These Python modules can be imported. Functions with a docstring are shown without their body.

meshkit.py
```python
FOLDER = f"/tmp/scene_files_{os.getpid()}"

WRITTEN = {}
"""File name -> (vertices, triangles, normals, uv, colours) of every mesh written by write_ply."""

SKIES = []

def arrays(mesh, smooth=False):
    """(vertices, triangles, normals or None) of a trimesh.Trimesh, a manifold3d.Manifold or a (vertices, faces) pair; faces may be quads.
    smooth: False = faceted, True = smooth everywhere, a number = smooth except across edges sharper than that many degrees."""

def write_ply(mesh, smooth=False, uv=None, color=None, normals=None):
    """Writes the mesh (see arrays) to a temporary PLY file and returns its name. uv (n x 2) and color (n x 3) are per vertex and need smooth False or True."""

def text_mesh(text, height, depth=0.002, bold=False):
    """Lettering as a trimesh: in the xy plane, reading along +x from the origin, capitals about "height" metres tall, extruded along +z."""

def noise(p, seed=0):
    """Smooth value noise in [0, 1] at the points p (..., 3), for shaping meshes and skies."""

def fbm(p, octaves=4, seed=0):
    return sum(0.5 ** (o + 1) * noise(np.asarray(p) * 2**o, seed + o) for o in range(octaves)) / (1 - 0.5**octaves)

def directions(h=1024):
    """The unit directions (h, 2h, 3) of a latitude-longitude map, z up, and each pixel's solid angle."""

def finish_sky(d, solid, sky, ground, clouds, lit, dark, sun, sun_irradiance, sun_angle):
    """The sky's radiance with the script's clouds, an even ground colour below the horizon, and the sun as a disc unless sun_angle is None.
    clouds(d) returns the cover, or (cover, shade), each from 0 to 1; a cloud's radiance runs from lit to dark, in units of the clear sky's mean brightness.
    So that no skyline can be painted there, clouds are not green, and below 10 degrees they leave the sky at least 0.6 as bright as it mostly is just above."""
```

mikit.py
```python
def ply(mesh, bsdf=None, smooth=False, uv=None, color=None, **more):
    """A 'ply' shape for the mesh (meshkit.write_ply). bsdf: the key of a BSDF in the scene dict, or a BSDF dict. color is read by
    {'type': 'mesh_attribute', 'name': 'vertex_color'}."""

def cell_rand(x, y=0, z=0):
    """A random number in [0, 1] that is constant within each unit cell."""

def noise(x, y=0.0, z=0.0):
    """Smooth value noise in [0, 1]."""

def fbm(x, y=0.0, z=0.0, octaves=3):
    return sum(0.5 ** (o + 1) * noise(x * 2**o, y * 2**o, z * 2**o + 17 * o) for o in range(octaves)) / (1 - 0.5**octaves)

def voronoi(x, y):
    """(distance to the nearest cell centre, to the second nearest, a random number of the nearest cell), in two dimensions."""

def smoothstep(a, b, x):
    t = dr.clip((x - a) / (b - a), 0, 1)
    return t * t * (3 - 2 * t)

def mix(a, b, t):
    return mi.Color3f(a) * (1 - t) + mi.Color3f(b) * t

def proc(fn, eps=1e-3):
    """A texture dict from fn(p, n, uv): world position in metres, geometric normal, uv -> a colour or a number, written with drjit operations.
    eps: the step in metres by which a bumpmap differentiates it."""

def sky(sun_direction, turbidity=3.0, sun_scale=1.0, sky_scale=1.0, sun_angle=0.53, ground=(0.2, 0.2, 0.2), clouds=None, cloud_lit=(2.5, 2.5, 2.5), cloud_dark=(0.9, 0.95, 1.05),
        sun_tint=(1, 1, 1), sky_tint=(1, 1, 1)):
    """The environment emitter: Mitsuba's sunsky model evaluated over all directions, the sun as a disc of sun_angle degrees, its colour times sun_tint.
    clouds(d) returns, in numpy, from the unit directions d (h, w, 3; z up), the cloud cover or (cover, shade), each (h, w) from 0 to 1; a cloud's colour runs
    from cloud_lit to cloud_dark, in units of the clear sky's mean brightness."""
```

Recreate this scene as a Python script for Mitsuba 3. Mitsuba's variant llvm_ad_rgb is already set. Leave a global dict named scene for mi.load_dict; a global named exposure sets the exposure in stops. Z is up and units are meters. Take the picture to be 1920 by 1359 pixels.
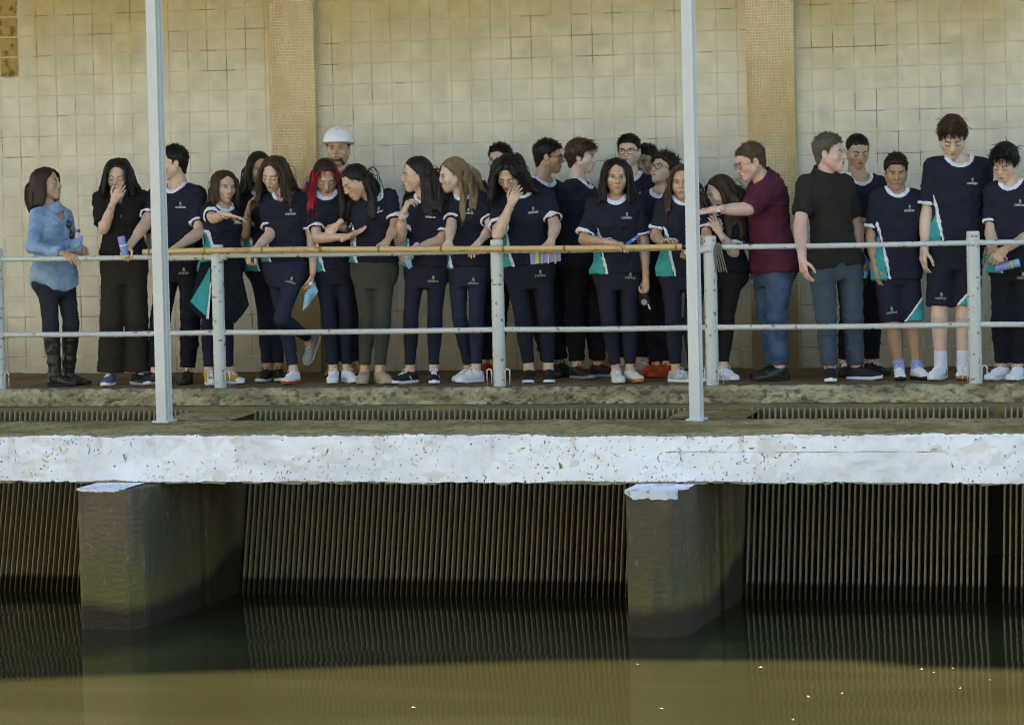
import math, random
import numpy as np, trimesh, drjit as dr, mitsuba as mi, mikit, meshkit
from concurrent.futures import ThreadPoolExecutor
from mikit import proc, noise, fbm, voronoi, cell_rand, smoothstep, mix
T = mi.ScalarTransform4f
rng = np.random.default_rng(7)
random.seed(7)
scene, labels = {'type': 'scene'}, {}

# ------------------------------------------------------------------ camera, sky, exposure
F, YAW, PITCH, ROLL, PPY = 6000.0, .2591, .0326, -.0227, -142.53       # focal length in pixels of a 1920 x 1359 picture
EYE = np.array([5.5, -20.4842, 1.3523])
_fw = np.array([-np.sin(YAW) * np.cos(PITCH), np.cos(YAW) * np.cos(PITCH), -np.sin(PITCH)])
_r = np.array([np.cos(YAW), np.sin(YAW), 0.0]); _u = np.cross(_r, _fw)
CR, CU = _r * np.cos(ROLL) + _u * np.sin(ROLL), -_r * np.sin(ROLL) + _u * np.cos(ROLL)
scene['camera'] = {'type': 'perspective', 'fov': math.degrees(2 * math.atan(960 / F)), 'fov_axis': 'x', 'near_clip': 0.5, 'far_clip': 3000.0,
                   'to_world': T().look_at(origin=list(EYE), target=list(EYE + _fw), up=list(CU)), 'principal_point_offset_y': -PPY / 1359.0}
SUN = np.array([0.08, 0.38, 0.92])                                   # high, behind the building: everything in view but the open water is in its shade
scene['sky'] = mikit.sky(SUN, turbidity=3.0, sun_angle=2.4, sun_tint=(1.0, .93, .75), sky_tint=(1.24, 1.06, .82))
exposure = 3.75

RIGHT_H, TOCAM = _r, np.array([-_fw[0], -_fw[1], 0.0]) / math.hypot(_fw[0], _fw[1])
def ray(px, py): return _fw + CR * (px - 960) / F - CU * (py - 679.5 - PPY) / F
def aty(px, py, y):
    d = ray(px, py); return EYE + d * (y - EYE[1]) / d[1]
def atz(px, py, z):
    d = ray(px, py); return EYE + d * (z - EYE[2]) / d[2]
def atd(px, py, depth):                                               # depth: metres in front of the eye
    d = ray(px, py); return EYE + d * depth / (d @ _fw)
def depth_of(p): return float((np.asarray(p) - EYE) @ _fw)

# ------------------------------------------------------------------ helpers
counts = {}
def numbered(key):
    n = counts.get(key, 0); counts[key] = n + 1
    return key if n == 0 else f'{key}_{n:03d}'
def thing(name, label, category, group=None, kind=None):
    key = numbered(name)
    labels[key] = {}
    if label: labels[key]['label'] = label
    if category: labels[key]['category'] = category
    if group: labels[key]['group'] = group
    if kind: labels[key]['kind'] = kind
    return key
def shape(mesh, bsdf, smooth=False, **kw):
    if bsdf in PAINT:
        kind, c, var, freq, c2 = PAINT[bsdf]
        if not isinstance(smooth, bool):                              # split at sharp edges here: colours need one normal per vertex
            mesh, smooth = trimesh.graph.smooth_shade(mesh, angle=np.radians(smooth), facet_minarea=None), True
        v = np.asarray(mesh.vertices); n = meshkit.fbm(v * freq, 2, 11)[:, None]
        col = c * (1 - var / 2 + var * n) if c2 is None else c + (c2 - c) * np.clip((n - .3) / .4, 0, 1)
        return mikit.ply(mesh, kind, smooth=smooth, color=col, **kw)
    return mikit.ply(mesh, bsdf, smooth=smooth, **kw)
def put(key, mesh, bsdf, smooth=False, **kw):
    scene[key] = shape(mesh, bsdf, smooth, **kw); return key
def part(parent, name, mesh, bsdf, smooth=False, label=None, kind=None, **kw):
    key = numbered(f'{parent}__{name}')
    put(key, mesh, bsdf, smooth, **kw)
    d = {k: v for k, v in (('label', label), ('kind', kind)) if v}
    if d: labels[key] = d
    return key
def piece(parent, name, shape, **kw):
    key = numbered(f'{parent}__{name}'); scene[key] = {**shape, **kw}; return key
def struct(name, mesh, bsdf, smooth=False):
    key = put(numbered(name), mesh, bsdf, smooth); labels[key] = {'kind': 'structure'}; return key
cat = trimesh.util.concatenate
def box(lo, hi, bevel=0.0):
    lo, hi = np.array(lo, float), np.array(hi, float)
    if bevel <= 0:
        m = trimesh.creation.box(hi - lo); m.apply_translation((lo + hi) / 2); return m
    s, b = (hi - lo) / 2, bevel
    pts = []
    for sx in (-1, 1):
        for sy in (-1, 1):
            for sz in (-1, 1):
                for k in range(3):
                    v = s - b; v = v.copy(); v[k] = s[k]; pts.append(v * (sx, sy, sz))
    m = trimesh.convex.convex_hull(np.array(pts)); m.apply_translation((lo + hi) / 2); return m
def tube(pts, radii, sides=6, caps=True):
    p = np.asarray(pts, float); n = len(p); radii = np.broadcast_to(radii, (n,))
    t = np.gradient(p, axis=0); t /= np.linalg.norm(t, axis=1, keepdims=True) + 1e-12
    a = np.cross(t, [0, 0, 1.0] if abs(t[:, 2]).mean() < .9 else [1.0, 0, 0]); a /= np.linalg.norm(a, axis=1, keepdims=True) + 1e-12
    b = np.cross(t, a); ang = np.arange(sides) * 2 * np.pi / sides
    v = (p[:, None] + radii[:, None, None] * (np.cos(ang)[None, :, None] * a[:, None] + np.sin(ang)[None, :, None] * b[:, None])).reshape(-1, 3)
    i, j = np.meshgrid(np.arange(n - 1), np.arange(sides), indexing='ij'); j2 = (j + 1) % sides
    f = np.concatenate([np.stack([i * sides + j, i * sides + j2, (i + 1) * sides + j2], -1).reshape(-1, 3), np.stack([i * sides + j, (i + 1) * sides + j2, (i + 1) * sides + j], -1).reshape(-1, 3)])
    if caps:
        k = len(v); v = np.vstack([v, p[:1], p[-1:]]); q = np.arange(sides); q2 = (q + 1) % sides
        f = np.vstack([f, np.stack([q2, q, 0 * q + k], 1), np.stack([(n - 1) * sides + q, (n - 1) * sides + q2, 0 * q + k + 1], 1)])
    return trimesh.Trimesh(v, f, process=False)
def tubes(P, R, sides=4):                                            # many strands at once: P (n, m, 3), R (n, m)
    n, m, _ = P.shape
    t = np.gradient(P, axis=1); t /= np.linalg.norm(t, axis=2, keepdims=True) + 1e-9
    a = np.cross(t, np.array([.31, .87, .38])); a /= np.linalg.norm(a, axis=2, keepdims=True) + 1e-9
    b = np.cross(t, a); ang = np.arange(sides) * 2 * np.pi / sides + .4
    v = (P[:, :, None] + R[:, :, None, None] * (np.cos(ang)[None, None, :, None] * a[:, :, None] + np.sin(ang)[None, None, :, None] * b[:, :, None])).reshape(-1, 3)
    s, i, j = np.meshgrid(np.arange(n), np.arange(m - 1), np.arange(sides), indexing='ij'); j2 = (j + 1) % sides; o = s * m * sides
    q = lambda ii, jj: o + ii * sides + jj
    f = np.concatenate([np.stack([q(i, j), q(i, j2), q(i + 1, j2)], -1).reshape(-1, 3), np.stack([q(i, j), q(i + 1, j2), q(i + 1, j)], -1).reshape(-1, 3)])
    return trimesh.Trimesh(v, f, process=False)
def cyl(a, b, r, sides=20): return tube([a, b], [r, r], sides)
def xform(m, M, t=(0, 0, 0)):
    return trimesh.Trimesh(np.asarray(m.vertices) @ np.asarray(M).T + np.asarray(t), m.faces, process=False)

# ------------------------------------------------------------------ materials
def rgb(*c): return {'type': 'rgb', 'value': list(c)}
def bsdf(name, base, rough=.8, spec=.3, bump=None, bump_eps=2e-3, bump_scale=1.0, two=True, **kw):
    d = {'type': 'principled', 'base_color': rgb(*base) if isinstance(base, tuple) else proc(base), 'roughness': rough if not callable(rough) else proc(rough), 'specular': spec, **kw}
    if bump is not None: d = {'type': 'bumpmap', 'arbitrary': proc(bump, bump_eps), 'scale': bump_scale, 'bsdf': d}
    if two: d = {'type': 'twosided', 'bsdf': d}
    scene[name] = d; return name

def stained(base, warm):
    def fn(p, n, uv):
        top = smoothstep(1.85, 2.9, p.z + .35 * (fbm(p.x * 1.1, p.z * .5, 3, 3) - .5))
        streak = fbm(p.x * 5.5, p.z * .35, 9, 3)
        k = dr.clip(top * (.75 + .5 * streak) + .14 * smoothstep(.55, .8, streak), 0, 1)
        c = mix(base, warm, k)
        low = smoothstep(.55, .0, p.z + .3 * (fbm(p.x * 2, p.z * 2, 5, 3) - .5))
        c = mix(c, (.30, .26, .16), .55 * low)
        g = .86 + .28 * fbm(p.x * 9, p.z * 9, p.y * 9, 3)
        t = .96 + .08 * cell_rand(dr.floor((p.x + 40.0) / .15), dr.floor((p.z + 40) / .15), 4)
        return c * g * t
    return fn
bsdf('m_tile', stained((.58, .55, .445), (.43, .345, .15)), .55, .35)
bsdf('m_grout', lambda p, n, uv: mix(mix((.60, .535, .40), (.52, .42, .22), smoothstep(1.9, 2.8, p.z)), (.24, .19, .11), smoothstep(.62, .76, noise(p.x * 7.5, p.z * 7.5, 3)) * smoothstep(.40, .58, fbm(p.x * 1.3, p.z * 1.6, 8, 3))), .9, .1)
bsdf('m_mortar', lambda p, n, uv: mix((.36, .26, .09), (.16, .10, .035), smoothstep(.5, .8, fbm(p.x * 22, p.z * 22, 2, 4))), .95, .1)
def mosaic(p, n, uv):
    w = dr.select(dr.abs(n.x) > .5, p.y, p.x)
    r = cell_rand(dr.floor(w / .021), dr.floor(p.z / .021), 2)
    c = mix((.42, .32, .145), (.52, .42, .23), r)
    c = mix(c, (.30, .20, .06), .6 * smoothstep(.45, .7, fbm(w * 6, p.z * 3, 3, 3)) * smoothstep(.8, 2.2, p.z))
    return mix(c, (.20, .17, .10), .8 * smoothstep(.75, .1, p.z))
bsdf('m_mosaic', mosaic, .4, .45)
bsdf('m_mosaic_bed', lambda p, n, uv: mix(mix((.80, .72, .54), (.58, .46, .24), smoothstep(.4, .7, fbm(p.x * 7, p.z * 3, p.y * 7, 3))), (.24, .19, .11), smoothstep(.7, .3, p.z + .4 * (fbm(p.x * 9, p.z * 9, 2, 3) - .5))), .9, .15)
def conc(c1, c2, c3, s=1.0):
    def fn(p, n, uv):
        a, b = fbm(p.x * 3 * s, p.y * 3 * s, p.z * 5 * s, 4), fbm(p.x * 28, p.y * 28, p.z * 28, 3)
        c = mix(c1, c2, smoothstep(.35, .65, a))
        c = mix(c, c3, smoothstep(.52, .7, b) * .7)
        return c * (.75 + .5 * fbm(p.x * 90, p.y * 90, p.z * 90, 2))
    return fn
rough_b = lambda p, n, uv: noise(p.x * 55, p.y * 55, p.z * 55)
bsdf('m_floor', conc((.115, .072, .038), (.15, .10, .056), (.09, .056, .03)), .9, .1)
bsdf('m_curb', conc((.40, .34, .22), (.24, .20, .12), (.08, .06, .035), 2), .92, .15, bump=rough_b, bump_scale=.020)
bsdf('m_ledge', conc((.22, .15, .065), (.15, .11, .05), (.11, .11, .03)), .85, .2)
bsdf('m_deck', conc((.27, .195, .10), (.155, .112, .05), (.08, .066, .026)), .95, .05)
def pit2(p):
    d, d2, r = voronoi(p.x * 47 + 3 * noise(p.x * 21, p.z * 21, 5), p.z * 47 + 3 * noise(p.x * 23, p.z * 23, 6))
    return (d < .20) & (r > .80) & (fbm(p.x * 3.3, p.z * 5, 11, 2) > .45)
def whitewash(p, n, uv):
    d, d2, r = voronoi(p.x * 26 + 2 * noise(p.x * 9, p.z * 9), p.z * 26)
    hole = (d < .13) & (r > .54) & (fbm(p.x * 2.3, p.z * 4, 2, 3) > .45)
    d, d2, r = voronoi(p.x * 9, p.z * 11); hole |= (d < .02 + .05 * r) & (r > .74)
    hole = (hole & (noise(p.x * 90, p.z * 90, 3) > .35)) | pit2(p)
    c = mix((.76, .77, .81), (.65, .66, .70), smoothstep(.4, .7, fbm(p.x * 3, p.z * 5, 7, 4)))
    edge = .030 * (fbm(p.x * 3.1, 3, 1, 4) - .46) + .008 * (noise(p.x * 45, 1) - .5)
    worn = (p.z > -.150 - edge) | (p.z < -.427 + edge * .8)
    crack = dr.abs(p.z + .248 - .004 * (fbm(p.x * 14, 2, 2, 3) - .5)) < .0016 + .003 * (noise(p.x * 17, 4) - .45)
    crack &= (p.x > 1.55) & (p.x < 3.2)
    bare = mix((.25, .22, .15), (.14, .12, .08), noise(p.x * 60, p.z * 60))
    flake = smoothstep(.66, .72, fbm(p.x * 7, p.z * 13, 21, 3))
    c = mix(c, (.56, .53, .47), .45 * flake)
    c = mix(c, (.42, .36, .26), .5 * smoothstep(.60, .80, fbm(p.x * 14, p.z * 1.6, 5, 3)) * smoothstep(-.34, -.16, p.z))
    return dr.select(hole | worn | crack, bare, c)
bsdf('m_whitewash', whitewash, .75, .25, bump=lambda p, n, uv: fbm(p.x * 24, p.z * 24, p.y * 24, 2), bump_scale=.014)
bsdf('m_whitecap', lambda p, n, uv: mix((.55, .56, .60), (.28, .25, .19), smoothstep(.55, .75, fbm(p.x * 25, p.z * 30, p.y * 25, 3))), .8, .2)
def pier(p, n, uv):
    a = fbm(p.x * 4, p.y * 4, p.z * 1.2, 4)
    c = mix((.118, .090, .058), (.074, .060, .037), smoothstep(.35, .65, a))
    c = mix(c, (.092, .082, .022), smoothstep(-.65, -1.1, p.z + .5 * (a - .5)) * .8)
    c = mix(c, (.19, .18, .14), .5 * smoothstep(.64, .78, fbm(p.x * 40, p.y * 40, p.z * 14, 3)))
    c = mix(c, (.05, .05, .035), .7 * smoothstep(.55, .72, fbm(p.x * 9, p.y * 9, p.z * 1.5, 3)))
    wet = smoothstep(-1.08, -1.19, p.z + .1 * (fbm(p.x * 3, p.y * 3, 1, 3) - .5) - .16 * smoothstep(-1.9, -.6, p.y))
    return mix(c, (.028, .022, .014), wet)
bsdf('m_pier', pier, .85, .25, bump=rough_b, bump_scale=.008)
bsdf('m_rack', lambda p, n, uv: mix(mix((.29, .245, .155), (.215, .175, .105), fbm(p.x * 20, p.z * 6, 1, 3)), (.05, .038, .02), smoothstep(-1.17, -1.21, p.z)), .7, .3)
bsdf('m_steel', lambda p, n, uv: mix(mix((.52, .53, .50), (.45, .47, .44), fbm(p.x * 8, p.y * 8, p.z * 5, 3)), (.22, .17, .11), smoothstep(.67, .73, fbm(p.x * 34, p.y * 34, p.z * 34, 3))), .45, .4)
bsdf('m_post', lambda p, n, uv: mix((.58, .58, .55), (.49, .50, .48), fbm(p.x * 7, p.y * 7, p.z * 7, 4)), .45, .4)
bsdf('m_roof', (.35, .36, .35), .8, .2)
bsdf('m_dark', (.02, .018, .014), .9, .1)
bsdf('m_earth', lambda p, n, uv: mix(mix((.36, .34, .26), (.46, .43, .33), fbm(p.x * .3, p.y * .3, 1, 3)), (.09, .105, .04), smoothstep(-4.0, 12.0, p.x + 8 * (fbm(p.x * .1, p.y * .1, 4, 3) - .5))), .95, .1)  # paler towards the left so the added bank bounces more light from there
scene['m_water'] = {'type': 'bumpmap', 'arbitrary': proc(lambda p, n, uv: noise(p.x * 2.2, p.y * 5.0) + .12 * noise(p.x * 14, p.y * 34), 5e-3), 'scale': .0022,
                    'bsdf': {'type': 'plastic', 'int_ior': 1.33, 'diffuse_reflectance': proc(lambda p, n, uv: mix((.044, .0465, .022), (.057, .059, .028), smoothstep(.35, .65, fbm(p.x * .5, p.y * 1.6, 2, 3)))), 'nonlinear': True}}
# cloth, skin, hair and small things: a few BSDFs that read the colour of each thing from its vertices
VC = {'type': 'mesh_attribute', 'name': 'vertex_color'}
def vbsdf(name, rough, spec, bump=None, bump_scale=.005, **kw):
    d = {'type': 'principled', 'base_color': VC, 'roughness': rough, 'specular': spec, **kw}
    if bump is not None: d = {'type': 'bumpmap', 'arbitrary': proc(bump, 2e-3), 'scale': bump_scale, 'bsdf': d}
    scene[name] = {'type': 'twosided', 'bsdf': d}
vbsdf('v_cloth', .85, .15, lambda p, n, uv: fbm(p.x * 24, p.y * 24, p.z * 20, 2), .006, sheen=.3)
vbsdf('v_skin', .42, .45); vbsdf('v_hair', .45, .2); vbsdf('v_gloss', .4, .4); vbsdf('v_matt', .75, .25)
PAINT = {}                                                             # name -> (bsdf, colour, variation, frequency, second colour)
def paint(kind, var, freq, **cols):
    for k, c in cols.items(): PAINT[k] = (kind, np.array(c[:3]), var, np.broadcast_to(freq, 3), np.array(c[3:6]) if len(c) > 3 else None)
paint('v_cloth', .25, 14, c_navy=(.016, .0165, .029), c_navy2=(.021, .024, .048), c_darknavy=(.010, .010, .015), c_black=(.014, .013, .012), c_softblack=(.024, .022, .017), c_white=(.66, .66, .72), c_teal=(.05, .30, .31),
      c_maroon=(.085, .02, .04), c_pinkish=(.36, .15, .15), c_greygreen=(.050, .050, .040), c_darkjean=(.022, .024, .036), c_slate=(.055, .072, .095), c_sock=(.62, .63, .72), c_sockblue=(.27, .30, .58),
      c_denim=(.18, .27, .43, .28, .38, .54), c_bluejean=(.040, .062, .115, .070, .105, .18))
paint('v_skin', .2, 25, s_fair=(.62, .43, .33), s_light=(.56, .37, .265), s_tan=(.48, .30, .19), s_brown=(.36, .21, .125), s_rosy=(.60, .37, .29), m_lips=(.36, .16, .13), m_lips_red=(.42, .12, .10), m_lips_brown=(.28, .13, .10))
paint('v_hair', .9, (55, 55, 9), h_black=(.012, .010, .009), h_dark=(.022, .015, .011), h_brown=(.045, .026, .016), h_auburn=(.028, .014, .011), h_blonde=(.20, .135, .075), h_red=(.36, .016, .036), h_wavy=(.055, .030, .016))
paint('v_matt', .4, 50, h_grey=(.095, .080, .060), h_lightbrown=(.085, .058, .036), m_strap=(.16, .14, .11), m_node=(.26, .15, .055))
paint('v_gloss', .08, 30, m_eyewhite=(.52, .50, .47), m_iris=(.02, .012, .008), m_leather=(.022, .018, .015), m_gum=(.40, .16, .05), m_blue=(.05, .10, .38), m_brochure=(.19, .24, .55), m_yellow=(.46, .48, .05), m_cap=(.02, .05, .75),
      m_gold=(.55, .36, .12), m_blackplastic=(.015, .014, .014), m_frame=(.03, .025, .022), m_silver=(.55, .55, .55), m_helmet=(.74, .75, .79), m_lightblue=(.20, .42, .62), m_redshoe=(.38, .03, .03))
paint('v_matt', .12, 40, m_white=(.72, .72, .75), m_offwhite=(.60, .57, .50), m_rubber=(.02, .02, .02), m_mustard=(.42, .29, .055), m_orange=(.44, .075, .02), m_beige=(.36, .28, .19), m_greyshoe=(.36, .36, .35), m_emblem_green=(.20, .40, .26),
      m_emblem_tan=(.26, .17, .08), m_greysole=(.30, .30, .32), m_canvas=(.10, .11, .20))
def bamboo(p, n, uv):
    c = mix((.50, .34, .12), (.60, .44, .20), fbm(p.x * 3, p.y * 60, p.z * 60, 3))
    return mix(c, (.30, .17, .06), smoothstep(.60, .75, fbm(p.x * 12, p.y * 30, p.z * 30, 3)) * .7)
bsdf('m_bamboo', bamboo, .5, .35)
scene['m_clear'] = {'type': 'thindielectric', 'int_ior': 1.3}
# ------------------------------------------------------------------ the setting: water, walkway, deck, piers, racks, wall, roof
WATER, WALL_Y = -1.29, 1.78
def sheet(x0, x1, y0, y1, z, nx=1, ny=1):
    x, y = np.meshgrid(np.linspace(x0, x1, nx + 1), np.linspace(y0, y1, ny + 1), indexing='ij')
    v = np.stack([x, y, 0 * x + z], -1).reshape(-1, 3); i, j = np.meshgrid(np.arange(nx), np.arange(ny), indexing='ij'); a = (i * (ny + 1) + j).ravel()
    return trimesh.Trimesh(v, np.vstack([np.stack([a, a + ny + 1, a + ny + 2], 1), np.stack([a, a + ny + 2, a + 1], 1)]), process=False)
struct('water', sheet(-60, 60, -23.0, 1.6, WATER), 'm_water')
struct('canal_bed', box((-60, -23.2, -3.4), (60, 2.2, -3.2)), 'm_earth')
struct('ground', box((-900, -900, -2.4), (900, -23.0, -1.0)), 'm_earth')
struct('walkway', cat([sheet(-9, 9, -.10, 1.83, 0.0), box((-9, -.10, -.36), (9, 1.83, -.004))]), 'm_floor')
def ridge():
    x, u = np.meshgrid(np.linspace(-160, 160, 161), np.linspace(0, 1, 14), indexing='ij'); y = -27 - 40 * u
    z = -1.2 + (9.5 - 4.5 * np.tanh((x - 3) / 12)) * np.minimum(u * 2.2, 1) + (meshkit.fbm(np.stack([x * .15, y * .15, 0 * x], -1), 4, 3) - .5) * 5 * np.minimum(u * 3, 1)
    v = np.stack([x, y, z], -1).reshape(-1, 3); i, j = np.meshgrid(np.arange(160), np.arange(13), indexing='ij'); a = (i * 14 + j).ravel()
    return trimesh.Trimesh(v, np.vstack([np.stack([a, a + 1, a + 15], 1), np.stack([a, a + 15, a + 14], 1)]), process=False)
struct('hill', ridge(), 'm_earth', True)                              # unseen bank added behind the camera to block low sky and bounce light
def sweep(x0, x1, step, prof, amp, freq, seed, edge=None):
    """A long concrete member: the closed profile (y, z) swept along x, roughened."""
    xs = np.arange(x0, x1 + step / 2, step); P = np.array(prof, float); m = len(P)
    v = np.stack([np.repeat(xs[:, None], m, 1), np.repeat(P[None, :, 0], len(xs), 0), np.repeat(P[None, :, 1], len(xs), 0)], -1)
    d = meshkit.fbm(v * freq, 4, seed) - .5; d2 = meshkit.fbm(v * freq + 31.7, 4, seed + 9) - .5
    v[..., 1] += d * amp; v[..., 2] += d2 * amp
    if edge is not None: v[..., 2] += edge(xs)[:, None] * (np.arange(m) == 0)[None, :] if not callable(getattr(edge, 'all', None)) else 0
    i, j = np.meshgrid(np.arange(len(xs) - 1), np.arange(m), indexing='ij'); j2 = (j + 1) % m
    a, b, c, e = i * m + j, i * m + j2, (i + 1) * m + j2, (i + 1) * m + j
    f = np.concatenate([np.stack([a, b, c], -1).reshape(-1, 3), np.stack([a, c, e], -1).reshape(-1, 3)])
    return trimesh.Trimesh(v.reshape(-1, 3), f, process=False)
L = lambda a, b, n: list(zip(np.linspace(a[0], b[0], n, endpoint=False), np.linspace(a[1], b[1], n, endpoint=False)))
struct('kerb', sweep(-6.5, 5.5, .013, L((-.15, -.112), (-.155, -.015), 8) + L((-.155, -.015), (-.13, .003), 3) + L((-.13, .003), (-.06, .003), 4) + [(-.06, -.2), (-.15, -.2)], .026, 26, 3), 'm_curb', True)
struct('lower_ledge', sweep(-6.5, 5.5, .03, L((-.44, -.36), (-.44, -.118), 6) + L((-.44, -.118), (-.16, -.108), 6) + [(-.14, -.108), (-.14, -.36)], .010, 14, 5), 'm_ledge', True)
# front beam, whitewashed in front, bare concrete on top
beam = thing('concrete_beam', 'long whitewashed concrete beam above the water, pitted and flaking along its edges', 'beam')
def beam_mesh():
    prof = L((-2.16, -.438), (-2.163, -.142), 18) + L((-2.163, -.142), (-2.14, -.137), 2)
    xs = np.arange(-6.5, 5.5, .012); P = np.array(prof + [(-2.12, -.1365)]); m = len(P)
    v = np.stack([np.repeat(xs[:, None], m, 1), np.repeat(P[None, :, 0], len(xs), 0), np.repeat(P[None, :, 1], len(xs), 0)], -1)
    v[..., 1] += (meshkit.fbm(v * 13, 4, 2) - .5) * .016
    jag = (meshkit.fbm(np.stack([xs * 9, 0 * xs, 0 * xs], -1), 4, 4) - .5) * .026 + np.where(meshkit.noise(np.stack([xs * 22, 0 * xs, 0 * xs], -1), 8) > .70, .009, 0)
    v[:, 0, 2] += jag; v[:, 1, 2] += jag * .5
    jt = (meshkit.fbm(np.stack([xs * 7, 0 * xs + 5, 0 * xs], -1), 4, 6) - .5) * .009
    v[:, -3:, 2] += jt[:, None]; v[:, -4, 2] += jt * .5
    i, j = np.meshgrid(np.arange(len(xs) - 1), np.arange(m - 1), indexing='ij'); a = i * m + j
    f = np.concatenate([np.stack([a, a + 1, a + m + 1], -1).reshape(-1, 3), np.stack([a, a + m + 1, a + m], -1).reshape(-1, 3)])[:, ::-1]
    return trimesh.Trimesh(v.reshape(-1, 3), f, process=False)
part(beam, 'painted_face', beam_mesh(), 'm_whitewash', True, 'whitewashed front face, pitted and chipped')
part(beam, 'deck', sweep(-6.5, 5.5, .016, [(-2.148, -.43)] + L((-2.148, -.20), (-2.148, -.139), 2) + L((-2.146, -.139), (-1.0, -.143), 26) + L((-1.0, -.143), (-1.0, -.42), 3), .020, 15, 12), 'm_deck', True, 'bare mossy concrete top')

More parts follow.
